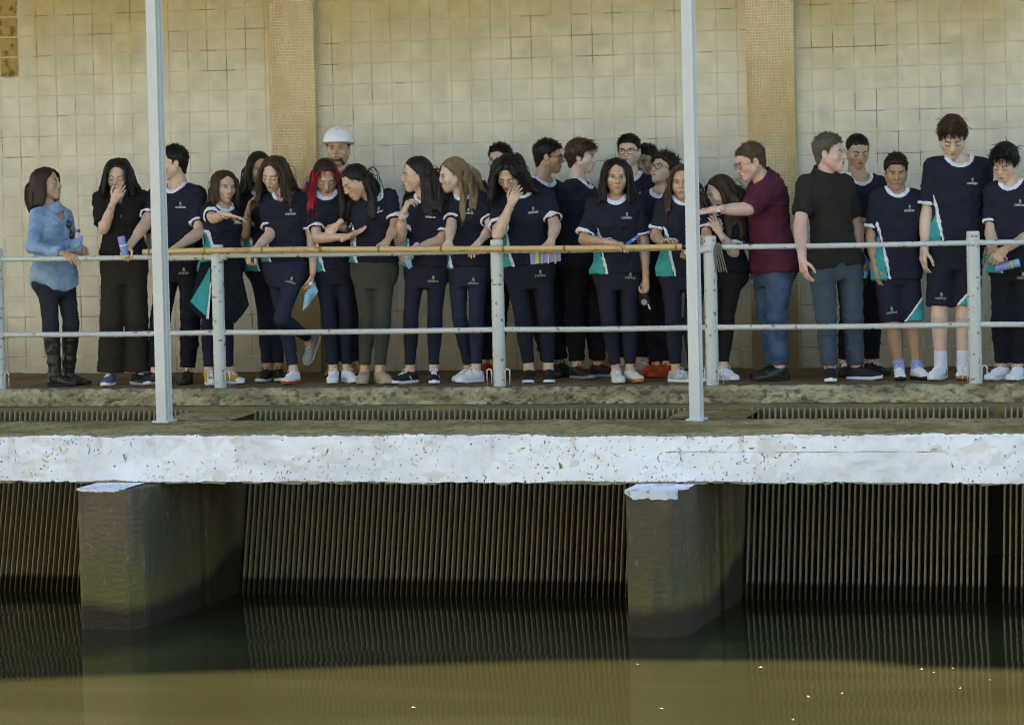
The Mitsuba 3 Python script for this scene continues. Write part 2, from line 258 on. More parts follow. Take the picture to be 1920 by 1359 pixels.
PIERS = (-1.815, 1.555)
def pier_mesh(cx, z0, z1, grow=0.0, y_back=-.40, nose=(-2.28, .27)):
    from shapely.geometry import Polygon
    w, a = (.205 if cx < 0 else .175) + grow, np.linspace(0, np.pi, 17)
    pts = [(cx + w, y_back), (cx + w, -1.36), (cx + w - .045, -1.36), (cx + w - .045, -1.50), (cx + w, -1.50), (cx + w, -2.385), (cx + w - .015, -2.42), (cx + w - .085, -2.505), (cx + w - .105, -2.51), (cx - w + .03, -2.51), (cx - w, -2.48), (cx - w, y_back)]
    m = trimesh.creation.extrude_polygon(Polygon(pts), z1 - z0, engine='earcut'); m.apply_translation((0, 0, z0)); return m
for k, cx in enumerate(PIERS):
    t = thing('concrete_pier', ('left', 'right')[k] + ' concrete pier with a rounded nose standing in the dark water under the white beam', 'pier')
    part(t, 'shaft', pier_mesh(cx, -3.2, -.445), 'm_pier')
    w = .205 if cx < 0 else .175; n = 40; xs = np.linspace(cx - w - .004, cx + w - (.10 if k == 0 else .0), n); j = np.array([random.uniform(0, 1) for _ in xs]); e = np.clip(np.minimum(np.arange(n), n - 1 - np.arange(n)) / 6, 0, 1)
    yf = -2.514 + .02 * (1 - e) + (np.maximum(xs - (cx + w - .09), 0) * 1.3)
    dn = (.004 + .012 * e * (.5 + .5 * j)) if k == 0 else (.012 + .045 * e * (.45 + .55 * np.convolve(j, np.ones(3) / 3, 'same')))
    v = np.concatenate([np.stack([xs, 0 * xs - 2.14, 0 * xs - .436], 1), np.stack([xs, yf + .02, 0 * xs - .439], 1), np.stack([xs, yf - .003, 0 * xs - .443], 1), np.stack([xs, yf - .003, -.445 - dn], 1)])
    f = [q for r_ in range(3) for i in range(n - 1) for q in ((r_ * n + i, r_ * n + i + 1, (r_ + 1) * n + i + 1), (r_ * n + i, (r_ + 1) * n + i + 1, (r_ + 1) * n + i))]
    part(t, 'painted_cap', trimesh.Trimesh(v, np.array(f), process=False), 'm_whitecap', 40, 'whitewash splashed over the nose')
    part(t, 'cap_slab', sweep(cx - .25, cx + .25, .02, [(-1.02, -.40)] + L((-1.02, -.145), (-.40, -.128), 14) + [(-.40, -.40)], .008, 16, 20 + k), 'm_deck', True)

# raked bar screens between the piers; their heads show in the slot behind the beam
def rack(x0, x1, label, skip=()):
    t = thing('bar_screen', label, 'screen')
    p0, p1 = np.array([0, -.455, -.122]), np.array([0, -1.03, -2.1]); d = (p1 - p0) / np.linalg.norm(p1 - p0); nrm = np.array([0, -d[2], d[1]]) * np.sign(-1)
    nrm = np.cross([1.0, 0, 0], d)                                    # square to the rake
    if nrm[1] > 0: nrm = -nrm
    pr = [(-.0055, -.026), (.0055, -.026), (.0055, .020), (.003, .026), (-.003, .026), (-.0055, .020)]
    v = np.array([[u, 0, 0] + nrm * w + q for q in (p0, p1) for u, w in pr]); f = []
    for i in range(6): j = (i + 1) % 6; f += [(i, j, 6 + j), (i, 6 + j, 6 + i)]
    f += [(0, i + 1, i) for i in range(1, 5)] + [(6, 6 + i, 7 + i) for i in range(1, 5)]
    proto = mikit.ply(trimesh.Trimesh(v, np.array(f), process=False), 'm_rack')
    n = int((x1 - x0) / .0372)
    for i in range(n):
        x = x0 + .018 + i * .0372
        if any(abs(x - s) < .02 for s in skip): continue
        piece(t, 'bar', proto, to_world=T().translate([x + random.uniform(-.0012, .0012), 0, 0]))
    for name, z, h in (('top_rail', -.128, .012), ('back_rail', -.205, .012)):
        y = -.455 - (-.122 - z) * .29 + .03
        part(t, name, box((x0, y - .006, z - h / 2), (x1, y + .01, z + h / 2)), 'm_rack')
gap_x = float(aty(1858, 1000, -.6)[0])
rack(-4.95, -2.03, 'raked rusty bar screen left of the left pier')
rack(-1.60, 1.37, 'long raked rusty bar screen between the two piers')
rack(1.74, 5.2, 'raked rusty bar screen right of the right pier', (gap_x, gap_x + .037))
struct('channel_shade', box((-9, 1.62, -3.2), (9, 1.70, -.37)), 'm_dark')  # near-black box added behind the bars, channel shade put into its colour
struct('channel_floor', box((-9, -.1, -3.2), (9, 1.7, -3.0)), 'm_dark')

# the tiled wall
wall = thing('tiled_wall', 'wall of cream square tiles with yellow brown stains, behind the people', 'wall')
part(wall, 'base', cat([box((-9, WALL_Y + .0036, -3.2), (9, 2.1, 4.3))]), 'm_grout')
BAYS = ((-5.7, -2.20, -3.884, 2.6702), (-1.86, 1.35, -1.569, 2.5376), (1.69, 5.4, 1.958, 2.3931))
tiles, patches = [], []
for x0, x1, lx, lz in BAYS:
    for k in range(-30, 40):
        for i in range(-3, 20):
            a, b = max(lx + .15 * k, x0), min(lx + .15 * (k + 1), x1); z1 = lz - .15 * i; z0 = max(z1 - .15, 0.002)
            if b - a < .02 or z1 - z0 < .02 or z1 > 3.0: continue
            if lx == -3.884 and k == -3 and i <= 2: patches.append((a, b, z0, z1)); continue
            tiles.append((a, b, z0, z1))
def tile_shape(w, h, dz=0.0):
    e, b = .0026, .0030
    v = [(x, y, z) for y, s in ((.009, 0.0), (.0018, 0.0), (0.0, b)) for x, z in ((e + s, e + s), (w - e - s, e + s), (w - e - s, h - e - s), (e + s, h - e - s))]
    f = [(8, 9, 10), (8, 10, 11)]
    for r in (0, 4):
        for i in range(4):
            j = (i + 1) % 4; f += [(r + i, r + j, r + 4 + j), (r + i, r + 4 + j, r + 4 + i)]
    return trimesh.Trimesh(np.array(v), np.array(f), process=False)
def in_frame(t):
    d = np.array([(t[0] + t[1]) / 2, WALL_Y, (t[2] + t[3]) / 2]) - EYE; z = d @ _fw
    x, y = 960 + F * (d @ CR) / z, 679.5 + PPY - F * (d @ CU) / z
    return -30 < x < 1950 and y > -20, y
tiles.sort(key=lambda t: (not in_frame(t)[0], in_frame(t)[1]))
protos, rest = {}, []
for n, (a, b, z0, z1) in enumerate(tiles):
    key = (round(b - a, 3), round(z1 - z0, 3))
    jit = random.uniform(-.0016, .0016)
    if n < 300:
        if key not in protos: protos[key] = mikit.ply(tile_shape(b - a, z1 - z0), 'm_tile')
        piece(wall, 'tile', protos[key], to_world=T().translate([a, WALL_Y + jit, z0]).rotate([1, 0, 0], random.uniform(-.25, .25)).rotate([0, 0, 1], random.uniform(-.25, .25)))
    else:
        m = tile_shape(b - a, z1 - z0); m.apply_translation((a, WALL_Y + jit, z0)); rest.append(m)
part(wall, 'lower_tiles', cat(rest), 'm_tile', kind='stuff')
for a, b, z0, z1 in patches:
    m = trimesh.Trimesh(*(lambda s: (np.asarray(s.vertices), s.faces))(sheet(0, 1, 0, 1, 0, 14, 14)), process=False)
    u = np.asarray(m.vertices); x, z = a + .006 + (b - a - .012) * u[:, 0], z0 + .006 + (z1 - z0 - .012) * u[:, 1]
    q = np.stack([x, 0 * x, z], 1); edge = np.minimum(np.minimum(u[:, 0], 1 - u[:, 0]), np.minimum(u[:, 1], 1 - u[:, 1]))
    y = WALL_Y - .002 - .006 * np.minimum(edge * 6, 1) + .016 * (meshkit.fbm(q * 26, 4, 3) - .5)
    part(wall, 'mortar_patch', trimesh.Trimesh(np.stack([x, y, z], 1), m.faces, process=False), 'm_mortar', True, 'rough yellow mortar where a tile has fallen off')
part(wall, 'roof', trimesh.Trimesh(*(lambda m: (np.asarray(m.vertices) + (0, 0, 4.3), m.faces))(trimesh.creation.extrude_polygon(__import__('shapely.geometry', fromlist=['Polygon']).Polygon(
    [(-14, 9), (-14, -2.35), (-1.5, -2.28), (-1.0, -2.02), (1.6, -1.10), (3.35, -.92), (3.7, -1.12), (14, -1.3), (14, 9)]), .15, engine='earcut')), process=False), 'm_roof')
tl = {}
for k, (px0, px1) in enumerate(((505, 587), (1398, 1487))):
    y0 = WALL_Y - .075; x0, x1 = float(aty(px0, 60, y0)[0]), float(aty(px1, 60, y0)[0])
    t = thing('mosaic_pilaster', ('pilaster faced with small ochre mosaic tiles, left of the man in the white helmet', 'pilaster faced with small ochre mosaic tiles, behind the man in the maroon shirt')[k], 'pilaster')
    part(t, 'core', box((x0, y0 + .003, 0), (x1, WALL_Y + .05, 4.3)), 'm_mosaic_bed')
    q = .0213; nx = int((x1 - x0) / q); boxes = []
    cube = box((0, 0, 0), (1, 1, 1)); cv, cf = np.asarray(cube.vertices), np.asarray(cube.faces)
    for j in range(int(3.0 / q)):
        for i in range(nx + 4):
            z = j * q + .004
            if z < .05 + .30 * k * (noise_ := meshkit.noise(np.array([i * .35, j * .2, k]), 5)) + .1 * k: continue
            g = random.uniform(.0032, .0046)
            if i < nx:
                lo = np.array([x0 + (x1 - x0) * i / nx + g / 2, y0 - random.uniform(.0005, .0022), z]); s = np.array([(x1 - x0) / nx - g, .006, q - g])
            else:                                                     # the side that faces right
                if (i - nx) * q > .07: continue
                lo = np.array([x1 - .004, y0 + (i - nx) * q + .004, z]); s = np.array([.005, q - g, q - g])
            boxes.append(cv * s + lo)
    m = len(boxes)
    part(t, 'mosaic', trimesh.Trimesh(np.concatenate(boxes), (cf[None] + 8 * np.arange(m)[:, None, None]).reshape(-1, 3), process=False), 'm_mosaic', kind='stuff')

# railing, tall posts, bamboo pole, straps
RAIL_Z, LOW_Z, POST_H = .8986, .3759, .9725
rail = thing('railing', 'grey painted pipe railing with two rails in front of the people', 'railing')
posts = [float(aty(0, 700, 0)[0]), -1.9955, -.0287, 1.4099, 3.1191, 4.9]
for x in posts:
    p = part(rail, 'post', cat([tube([(x, 0, -.03), (x, 0, POST_H - .006), (x, 0, POST_H)], [.0425, .0425, .039], 24)]), 'm_steel', 35)
    for s in (-1, 1):
        c = x + s * .062
        a = np.linspace(0, np.pi, 9)
        pts = [(c - .016, -.03 + .0 * s, 0)] + [(c - .016 * np.cos(q), -.03, .10 + .016 * np.sin(q)) for q in a] + [(c + .016, -.03, 0)]
        part(p, 'bracket', tube(pts, .0055, 8), 'm_steel', True)
for i in range(5):
    for name, z, r in (('top_rail', RAIL_Z, .0175), ('lower_rail', LOW_Z, .0185)):
        n = 24; xs = np.linspace(posts[i] + (0 if i else 0) + .035, posts[i + 1] - .035, n)
        sag = .004 * np.sin(np.linspace(0, np.pi, n))
        part(rail, name, tube(np.stack([xs, 0 * xs, z - sag], 1), r, 16), 'm_steel', True)
xs = np.linspace(float(aty(318, 478, 0)[0]), posts[1] + .07, 6); part(rail, 'rail_sleeve', tube(np.stack([xs, 0 * xs - .004, 0 * xs + RAIL_Z - .004], 1), .0265, 16), 'm_steel', 40)
xs = np.linspace(posts[3] - .16, posts[3] + .02, 10); part(rail, 'rail_sleeve', tube(np.stack([xs, 0 * xs - .03, RAIL_Z - .012 - .02 * np.linspace(1, 0, 10) ** 2], 1), .024, 16), 'm_steel', 40)
for k, x in enumerate((-1.9752, 1.5281)):
    t = thing('steel_post', ('tall grey steel post standing in front of the boy who looks left', 'tall grey steel post standing beside the straps on the railing')[k], 'post')
    y = -1.118
    prof = [(-.033, -.06), (.033, -.06), (.033, -.030), (.026, -.027), (.026, .005), (.033, .008), (.033, .022), (.028, .025), (.028, .055), (.033, .06), (-.033, .06)]
    from shapely.geometry import Polygon as _P
    m = trimesh.creation.extrude_polygon(_P([(x + a, y + b) for a, b in prof]), 4.44, engine='earcut'); m.apply_translation((0, 0, -.14)); part(t, 'shaft', m, 'm_post')
    part(t, 'base_plate', box((x - .055, y - .085, -.150), (x + .055, y + .085, -.130), .003), 'm_post')
pole = thing('bamboo_pole', 'long bamboo pole lying along the top rail of the railing', 'pole')
def on_pole(px): return aty(px, np.interp(px, [270, 330, 560, 880, 1100, 1282, 1300], [472.5, 470.5, 467.5, 466.5, 465, 462.5, 462.2]), -.064)
xs = np.linspace(268, 1279, 60); nodes = [281, 385, 492, 601, 711, 828, 944, 1059, 1170, 1268]
R = np.array([.0185 + .0012 * math.exp(-(min(abs(x - n) for n in nodes) / 9) ** 2) + .0006 * math.sin(x * .07) for x in xs])
part(pole, 'cane', tube([on_pole(x) for x in xs], R, 16), 'm_bamboo', True)
for n in nodes: part(pole, 'node', tube([on_pole(n - 2.2), on_pole(n), on_pole(n + 2.2)], [.0195, .0212, .0195], 16), 'm_node', True)
part(pole, 'taped_tip', tube([on_pole(1276), on_pole(1302)], .0165, 14), 'm_blackplastic', True, 'black taped tip')
part(pole, 'yellow_mark', tube([on_pole(1286) + (0, -.002, .004), on_pole(1294) + (0, -.002, .004)], .0155, 14), 'm_yellow', True)
t = thing('strap_bundle', 'bundle of grey straps draped over the top rail beside the right steel post', 'strap')
for i in range(6):
    x = float(aty(1336 + i * 3.6, 470, 0)[0]); z0 = RAIL_Z
    q = np.linspace(0, np.pi, 9); zz = np.linspace(z0 - .02, z0 - .155 - random.uniform(0, .012), 7)
    arc = np.stack([np.linspace(x - .04, x, 9), .0255 * np.cos(q), z0 + .0255 * np.sin(q)], 1)
    P = np.vstack([[x - .05, .030, z0 - .05], arc, [(x + .002 * j * (1 + i * .35), -.028 - .003 * math.sin(j), z) for j, z in enumerate(zz)]])
    part(t, 'strap', tube(P, .0048, 6), 'm_strap', True)
# flecks that float on the sunlit water
for n, (px, py) in enumerate(((1426, 1252), (1728, 1255), (1787, 1254), (1800, 1291), (1856, 1275), (1240, 1329), (1487, 1350), (775, 1327), (1196, 1246), (1516, 1307), (1579, 1300), (1750, 1261))):
    c = atz(px, py, WATER + .003); s = random.uniform(.008, .016); g = random.uniform(0, 3)
    m = trimesh.Trimesh(np.array([(s * math.cos(g + a) * (1 if i % 2 else .45), s * 1.2 * math.sin(g + a) * (1 if i % 2 else .5), .004 + .006 * (i == 1)) for i, a in enumerate(np.linspace(0, 2 * np.pi, 6, endpoint=False))]) + c, np.array([(0, 1, 2), (0, 2, 3), (0, 3, 4), (0, 4, 5)]), process=False)
    t = thing('floating_leaf', 'pale fleck of leaf floating on the sunlit water', 'leaf', 'flecks floating on the water'); put(t, m, 'm_beige')
# ------------------------------------------------------------------ people: signed-distance modelling
f4 = np.float32
def smin(a, b, k):
    h = np.maximum(k - np.abs(a - b), 0) / k
    return np.minimum(a, b) - h * h * (k * .25)
def surface(Fld, o, h):
    """Surface nets: the zero level of a grid of distances as a quad-based mesh."""
    S = Fld < 0
    c = S[:-1, :-1, :-1].astype(np.int8)
    for i, j, k in ((1, 0, 0), (0, 1, 0), (0, 0, 1), (1, 1, 0), (1, 0, 1), (0, 1, 1), (1, 1, 1)):
        c = c + S[i:S.shape[0] - 1 + i, j:S.shape[1] - 1 + j, k:S.shape[2] - 1 + k]
    cells = np.argwhere((c > 0) & (c < 8)); n = len(cells)
    off = np.array([(i, j, k) for i in (0, 1) for j in (0, 1) for k in (0, 1)])
    V = np.stack([Fld[tuple((cells + q).T)] for q in off], 1)
    acc, cnt = np.zeros((n, 3)), np.zeros(n)
    for a in range(8):
        for b in range(a + 1, 8):
            if np.abs(off[a] - off[b]).sum() != 1: continue
            va, vb = V[:, a], V[:, b]; m = (va < 0) != (vb < 0)
            t = np.where(m, va / np.where(m, va - vb, 1), 0)
            acc += m[:, None] * (off[a] + t[:, None] * (off[b] - off[a])); cnt += m
    verts = (cells + acc / np.maximum(cnt, 1)[:, None]) * h + o
    ids = np.full(c.shape, -1, np.int32); ids[tuple(cells.T)] = np.arange(n)
    faces = []
    for ax in range(3):
        u, w = (ax + 1) % 3, (ax + 2) % 3
        sl = [slice(None)] * 3; sl[ax] = slice(0, -1); sl2 = list(sl); sl2[ax] = slice(1, None)
        A, B = S[tuple(sl)], S[tuple(sl2)]
        e = np.argwhere(A != B)
        e = e[(e[:, u] > 0) & (e[:, w] > 0) & (e[:, u] < c.shape[u]) & (e[:, w] < c.shape[w])]
        if not len(e): continue
        def at(du, dw):
            q = e.copy(); q[:, u] -= du; q[:, w] -= dw; return ids[tuple(q.T)]
        q0, q1, q2, q3 = at(0, 0), at(1, 0), at(1, 1), at(0, 1)
        inside = A[tuple(e.T)]
        f = np.where(inside[:, None], np.stack([q0, q1, q2, q3], 1), np.stack([q3, q2, q1, q0], 1))
        f = f[(f >= 0).all(1)]; faces += [f[:, [0, 1, 2]], f[:, [0, 2, 3]]]
    return trimesh.Trimesh(verts, np.vstack(faces) if faces else np.zeros((0, 3), int), process=False)
class Sdf:
    def __init__(self): self.ops = []
    def add(self, fn, lo=None, hi=None, k=.02, op='u'):
        self.ops.append((op, fn, None if lo is None else np.asarray(lo, float), None if hi is None else np.asarray(hi, float), k)); return self
    def cap(self, a, b, ra, rb=None, k=.02, op='u'):
        a, b = np.asarray(a, float), np.asarray(b, float); rb = ra if rb is None else rb
        ba = b - a; L2 = max(float(ba @ ba), 1e-9)
        def fn(X, Y, Z):
            x, y, z = X - f4(a[0]), Y - f4(a[1]), Z - f4(a[2])
            t = np.clip((x * f4(ba[0]) + y * f4(ba[1]) + z * f4(ba[2])) / f4(L2), 0, 1)
            return np.sqrt((x - t * f4(ba[0])) ** 2 + (y - t * f4(ba[1])) ** 2 + (z - t * f4(ba[2])) ** 2) - (f4(ra) + t * f4(rb - ra))
        r = max(ra, rb); return self.add(fn, np.minimum(a, b) - r, np.maximum(a, b) + r, k, op)
    def ell(self, c, r, k=.02, op='u', M=None):
        c, r = np.asarray(c, float), np.asarray(r, float)
        def fn(X, Y, Z):
            x, y, z = X - f4(c[0]), Y - f4(c[1]), Z - f4(c[2])
            if M is not None: x, y, z = (x * f4(M[0, i]) + y * f4(M[1, i]) + z * f4(M[2, i]) for i in range(3))
            x, y, z = x / f4(r[0]), y / f4(r[1]), z / f4(r[2])
            k0 = np.sqrt(x * x + y * y + z * z); k1 = np.sqrt((x / f4(r[0])) ** 2 + (y / f4(r[1])) ** 2 + (z / f4(r[2])) ** 2)
            return k0 * (k0 - 1) / np.maximum(k1, 1e-6)
        m = r.max() if M is not None else r
        return self.add(fn, c - m, c + m, k, op)
    def plane(self, p, n):                                            # keep what lies behind the plane
        p, n = np.asarray(p, float), np.asarray(n, float) / np.linalg.norm(n)
        return self.add(lambda X, Y, Z: (X - f4(p[0])) * f4(n[0]) + (Y - f4(p[1])) * f4(n[1]) + (Z - f4(p[2])) * f4(n[2]), op='i')
    def grid(self, h, lo=None, hi=None):
        if lo is None:
            lo = np.min([o[2] for o in self.ops if o[0] == 'u' and o[2] is not None], 0) - 2.5 * h; hi = np.max([o[3] for o in self.ops if o[0] == 'u' and o[2] is not None], 0) + 2.5 * h
        n = np.maximum(np.ceil((hi - lo) / h).astype(int) + 1, 3)
        ax = [(lo[i] + h * np.arange(n[i])).astype(f4) for i in range(3)]
        Fd = np.full(n, f4(.08))
        for op, fn, l, u, k in self.ops:
            if l is None: s = [slice(0, n[i]) for i in range(3)]
            else:
                mg = max(.025, k) + 2 * h
                s = [slice(max(0, int((l[i] - mg - lo[i]) / h)), max(0, min(n[i], int((u[i] + mg - lo[i]) / h) + 2))) for i in range(3)]
                if any(q.stop <= q.start for q in s): continue
            d = fn(ax[0][s[0]][:, None, None], ax[1][s[1]][None, :, None], ax[2][s[2]][None, None, :])
            s = tuple(s)
            if op == 'u': Fd[s] = smin(Fd[s], d, f4(k))
            elif op == 'i': Fd[s] = np.maximum(Fd[s], d)
            else: Fd[s] = -smin(-Fd[s], d, f4(k))
        return Fd, lo, h
    def mesh(self, h, lo=None, hi=None): return surface(*self.grid(h, lo, hi))
    def at(self, P):
        X, Y, Z = (np.ascontiguousarray(P[:, i]).astype(f4) for i in range(3)); out = np.full(len(P), f4(.3))
        for op, fn, l, u, k in self.ops:
            d = fn(X, Y, Z); out = smin(out, d, f4(k)) if op == 'u' else np.maximum(out, d) if op == 'i' else -smin(-out, d, f4(k))
        return out
    def grad(self, P, e=.004):
        g = np.stack([self.at(P + e * np.eye(3)[i]) - self.at(P - e * np.eye(3)[i]) for i in range(3)], 1); return g / (np.linalg.norm(g, axis=1, keepdims=True) + 1e-9)
def unit(v): v = np.asarray(v, float); return v / (np.linalg.norm(v) + 1e-12)
UP = np.array([0, 0, 1.0])

# ---- head, made once per build
CRAN = (np.array([0, -.015, .038]), np.array([.074, .094, .080]))
def head_sdf(male):
    s = Sdf(); s.ell(*CRAN)
    s.ell((0, .022, -.025), (.060, .066, .070), .03); w = .055 if male else .047
    for x in (-1, 1):
        s.cap((x * w, .005, -.045), (0, .058, -.088), .022, .020 if male else .016, .03)
        s.ell((x * .038, .054, -.022), (.025, .022, .024), .025)
    s.ell((0, .062, -.089), (.022 if male else .017, .018, .016), .02)
    s.ell((0, .073, .026), (.048, .015, .011), .02)
    for x in (-1, 1): s.ell((x * .031, .095, .004), (.019, .0145, .012), .012, 's')
    s.cap((0, .085, .012), (0, .105, -.026), .0075, .0115, .012)
    for x in (-1, 1): s.ell((x * .011, .094, -.031), (.008, .010, .007), .008)
    s.ell((0, .078, -.060), (.026, .016, .017), .015)
    s.cap((0, -.02, -.05), (0, -.035, -.15), .052 if male else .045, .055 if male else .047, .03)
    for x in (-1, 1):
        s.ell((x * .077, -.010, -.006), (.009, .019, .031), .008); s.ell((x * .086, -.004, -.004), (.005, .010, .018), .004, 's')
    return s
def eyes(closed):
    w, ir, la = [], [], []
    for x in (-1, 1):
        if not closed:
            e = trimesh.creation.icosphere(2, 1.0); e.apply_scale((.0145, .008, .0062)); e.apply_translation((x * .031, .0835, .003)); w.append(e)
            e = trimesh.creation.icosphere(2, 1.0); e.apply_scale((.0052, .003, .0052)); e.apply_translation((x * .031, .0905, .003)); ir.append(e)
        a = np.linspace(-1, 1, 9); z = (.0085 - .006 * a * a) if not closed else (-.004 - .003 * (1 - a * a))
        la.append(tube(np.stack([x * .031 + .0165 * a, .0895 - .006 * a * a - .002 * (a * x > .3), z], 1), .0013 * (1.2 - .5 * a * a), 5))
    return (cat(w), cat(ir)) if not closed else (None, None), cat(la)
def lids(s):
    for x in (-1, 1): s.ell((x * .031, .0775, .002), (.0155, .012, .011), .006)
    return s
def brows(thick=1.0):
    out = []
    for x in (-1, 1):
        a = np.linspace(-1, 1, 9); out.append(tube(np.stack([x * .033 + .019 * a, .0905 - .010 * np.maximum(a * x, 0) ** 2, .0235 + .004 * a * x - .006 * (a * x) ** 2], 1), .0024 * thick * (1.05 - .55 * (a * x * .5 + .5)), 5))
    return cat(out)
def lips(op):
    a = np.linspace(-1, 1, 11); g = .0035 * op
    up = tube(np.stack([.0235 * a, .0935 - .010 * a * a, -.0555 + g - .002 * a * a + .0012 * np.cos(a * 6)], 1), .0042 * (1.05 - .75 * a * a), 6)
    lo = tube(np.stack([.0215 * a, .0925 - .010 * a * a, -.0645 - g + .003 * a * a], 1), .0054 * (1.05 - .75 * a * a), 6)
    return cat([up, lo])
HEADS = {}
for male in (0, 1):
    for closed in (0, 1):
        s = head_sdf(male); lids(s) if closed else None
        HEADS[male, closed] = s.mesh(.0052)
HSDF = [head_sdf(0), head_sdf(1)]
EYES = [eyes(0), eyes(1)]

# ---- hands
POSES = dict(relax=(18, 30, 15, .5), grip=(50, 72, 35, .9), flat=(4, 8, 4, .25), fist=(75, 95, 55, 1.0), cup=(18, 26, 14, .35), reach=(-6, 22, 12, .1), pinch=(48, 45, 20, .75), drape=(28, 22, 10, .4))
HANDS = {}
def hand(pose):
    if pose in HANDS: return HANDS[pose]
    m, p, q, th = POSES[pose]; s = Sdf()
    for i, (y, L, x0, r) in enumerate(((-.029, .92, .083, .0088), (-.0095, 1.0, .088, .0090), (.0105, .94, .085, .0086), (.0295, .74, .077, .0078))):
        base = np.array([x0, y, 0]); s.cap((.012, y * .55, 0), base, .0145, .0125, .012)
        ang, pos = 0.0, base; spread = (y * (.35 if pose in ('reach', 'flat', 'cup') else .12)) / .03
        cr = 1 + .10 * (i - 1.2)
        for a, l, k in ((m, .043, 1.0), (p, .027, .93), (q, .023, .84)):
            ang += math.radians(a * cr); d = np.array([math.cos(ang) * math.cos(spread * .35), math.sin(spread * .35) * math.cos(ang), math.sin(ang)])
            nxt = pos + d * l * L; s.cap(pos, nxt, r * k, r * k * .92, .004); pos = nxt
    s.cap((-.05, 0, 0), (.02, 0, 0), .024, .021, .02); s.cap((.02, -.018, .004), (.045, -.024, .008), .016, .013, .012)
    pos, ang = np.array([.030, -.030, .006]), 0
    for l, r, (dx, dy, dz) in ((.040, .0115, (.70, -.66, .25 + .3 * th)), (.030, .0100, (.86, -.42 + .4 * th, .22 + .5 * th)), (.025, .0088, (.93, -.15 + .5 * th, .18 + .5 * th))):
        d = unit((dx, dy, dz)); s.cap(pos, pos + d * l, r, r * .9, .006); pos = pos + d * l
    HANDS[pose] = s.mesh(.0048); return HANDS[pose]
def nails(): pass

# ---- shoes
SHOES = {}
def shoe(style):
    if style in SHOES: return SHOES[style]
    o = {}
    chunky = {'chunky': 1.35, 'hightop': 1.15, 'slip': 1.0, 'clog': 1.1, 'boot': .9, 'dress': .8, 'sneaker': 1.15}[style]
    th = .024 * chunky
    def outline(X, Y, grow):
        d = None
        for a, b, ra, rb in (((-.042, 0), (.05, .003), .031, .035), ((.05, .003), (.135, .005), .035, .043), ((.135, .005), (.160, .008), .043, .040)):
            bx, by = b[0] - a[0], b[1] - a[1]; x, y = X - f4(a[0]), Y - f4(a[1]); t = np.clip((x * bx + y * by) / (bx * bx + by * by), 0, 1)
            e = np.sqrt((x - t * bx) ** 2 + (y - t * by) ** 2) - (ra + t * (rb - ra)) - grow; d = e if d is None else np.minimum(d, e)
        return d
    s = Sdf(); s.add(lambda X, Y, Z: np.maximum(outline(X, Y, .002), np.abs(Z - f4(th / 2) - .010 * np.maximum(X - .13, 0) / .07) - f4(th / 2 - .001)), (-.09, -.06, -.01), (.215, .07, .06)); o['sole'] = s.mesh(.0084)
    s = Sdf(); up = .105 if style == 'hightop' else .07 if style not in ('boot',) else .115
    s.cap((-.038, 0, th + .012), (-.030, 0, up), .031, .033, .02); s.cap((.0, 0, up), (.005, 0, .045), .035, .034, .02)
    s.cap((.0, 0, min(up, .08)), (.075, .002, .048), .034, .030, .03); s.cap((.075, .002, .040), (.135, .005, .030), .033, .030, .03)
    s.ell((.135, .006, .026), (.052, .042, .030 if style != 'clog' else .045), .02)
    if style == 'clog': s.ell((.08, .003, .045), (.09, .046, .042), .02)
    if style == 'chunky': s.ell((.11, .005, .03), (.075, .046, .034), .02)
    s.add(lambda X, Y, Z: np.maximum(outline(X, Y, -.001), np.abs(Z - f4(th + .006)) - .012), (-.09, -.06, -.01), (.215, .07, .06), .012)
    s.plane((0, 0, th - .004), (0, 0, -1)); s.plane((0, 0, up + .028), (-.25, 0, 1)); 
    if style not in ('boot',): s.cap((-.004, 0, up + .012), (-.004, 0, up + .08), .027, .030, .006, 's')
    o['upper'] = s.mesh(.0078); top = s
    if style in ('sneaker', 'hightop', 'chunky', 'dress'):
        la = []
        n = 6 if style == 'hightop' else 5
        for i in range(n):
            x0 = np.interp(i / (n - 1), [0, 1], [.030 if style != 'hightop' else .012, .100])
            pts = np.array([(x0, y, .2) for y in np.linspace(-.021, .021, 7)])
            for _ in range(12): pts[:, 2] -= np.maximum(top.at(pts) - .002, -.01) * .9
            pts[:, 0] += (i % 2 - .5) * .012 * np.linspace(-1, 1, 7); la.append(tube(pts, .0034, 5))
        b = la[0].vertices.mean(0)
        for sg in (-1, 1): la.append(tube([b + (0, 0, .004), b + (.012, sg * .020, .012), b + (.028, sg * .030, -.006)], .003, 5))
        if style != 'dress': o['laces'] = cat(la)
    if style == 'hightop' or style == 'slip':
        c = Sdf(); c.ops = list(top.ops); c2 = Sdf(); c2.add(lambda X, Y, Z: c_eval(top, X, Y, Z) - .003, (-.09, -.06, -.01), (.215, .07, .06)); c2.plane((.145 if style == 'hightop' else .30, 0, 0), (-1, 0, .25)); 
        if style == 'hightop': o['toe_cap'] = c2.mesh(.006)
    SHOES[style] = o; return o
def c_eval(s, X, Y, Z):
    out = None
    for op, fn, l, u, k in s.ops:
        d = fn(X, Y, Z); out = d if out is None else smin(out, d, f4(k)) if op == 'u' else np.maximum(out, d) if op == 'i' else -smin(-out, d, f4(k))
    return out

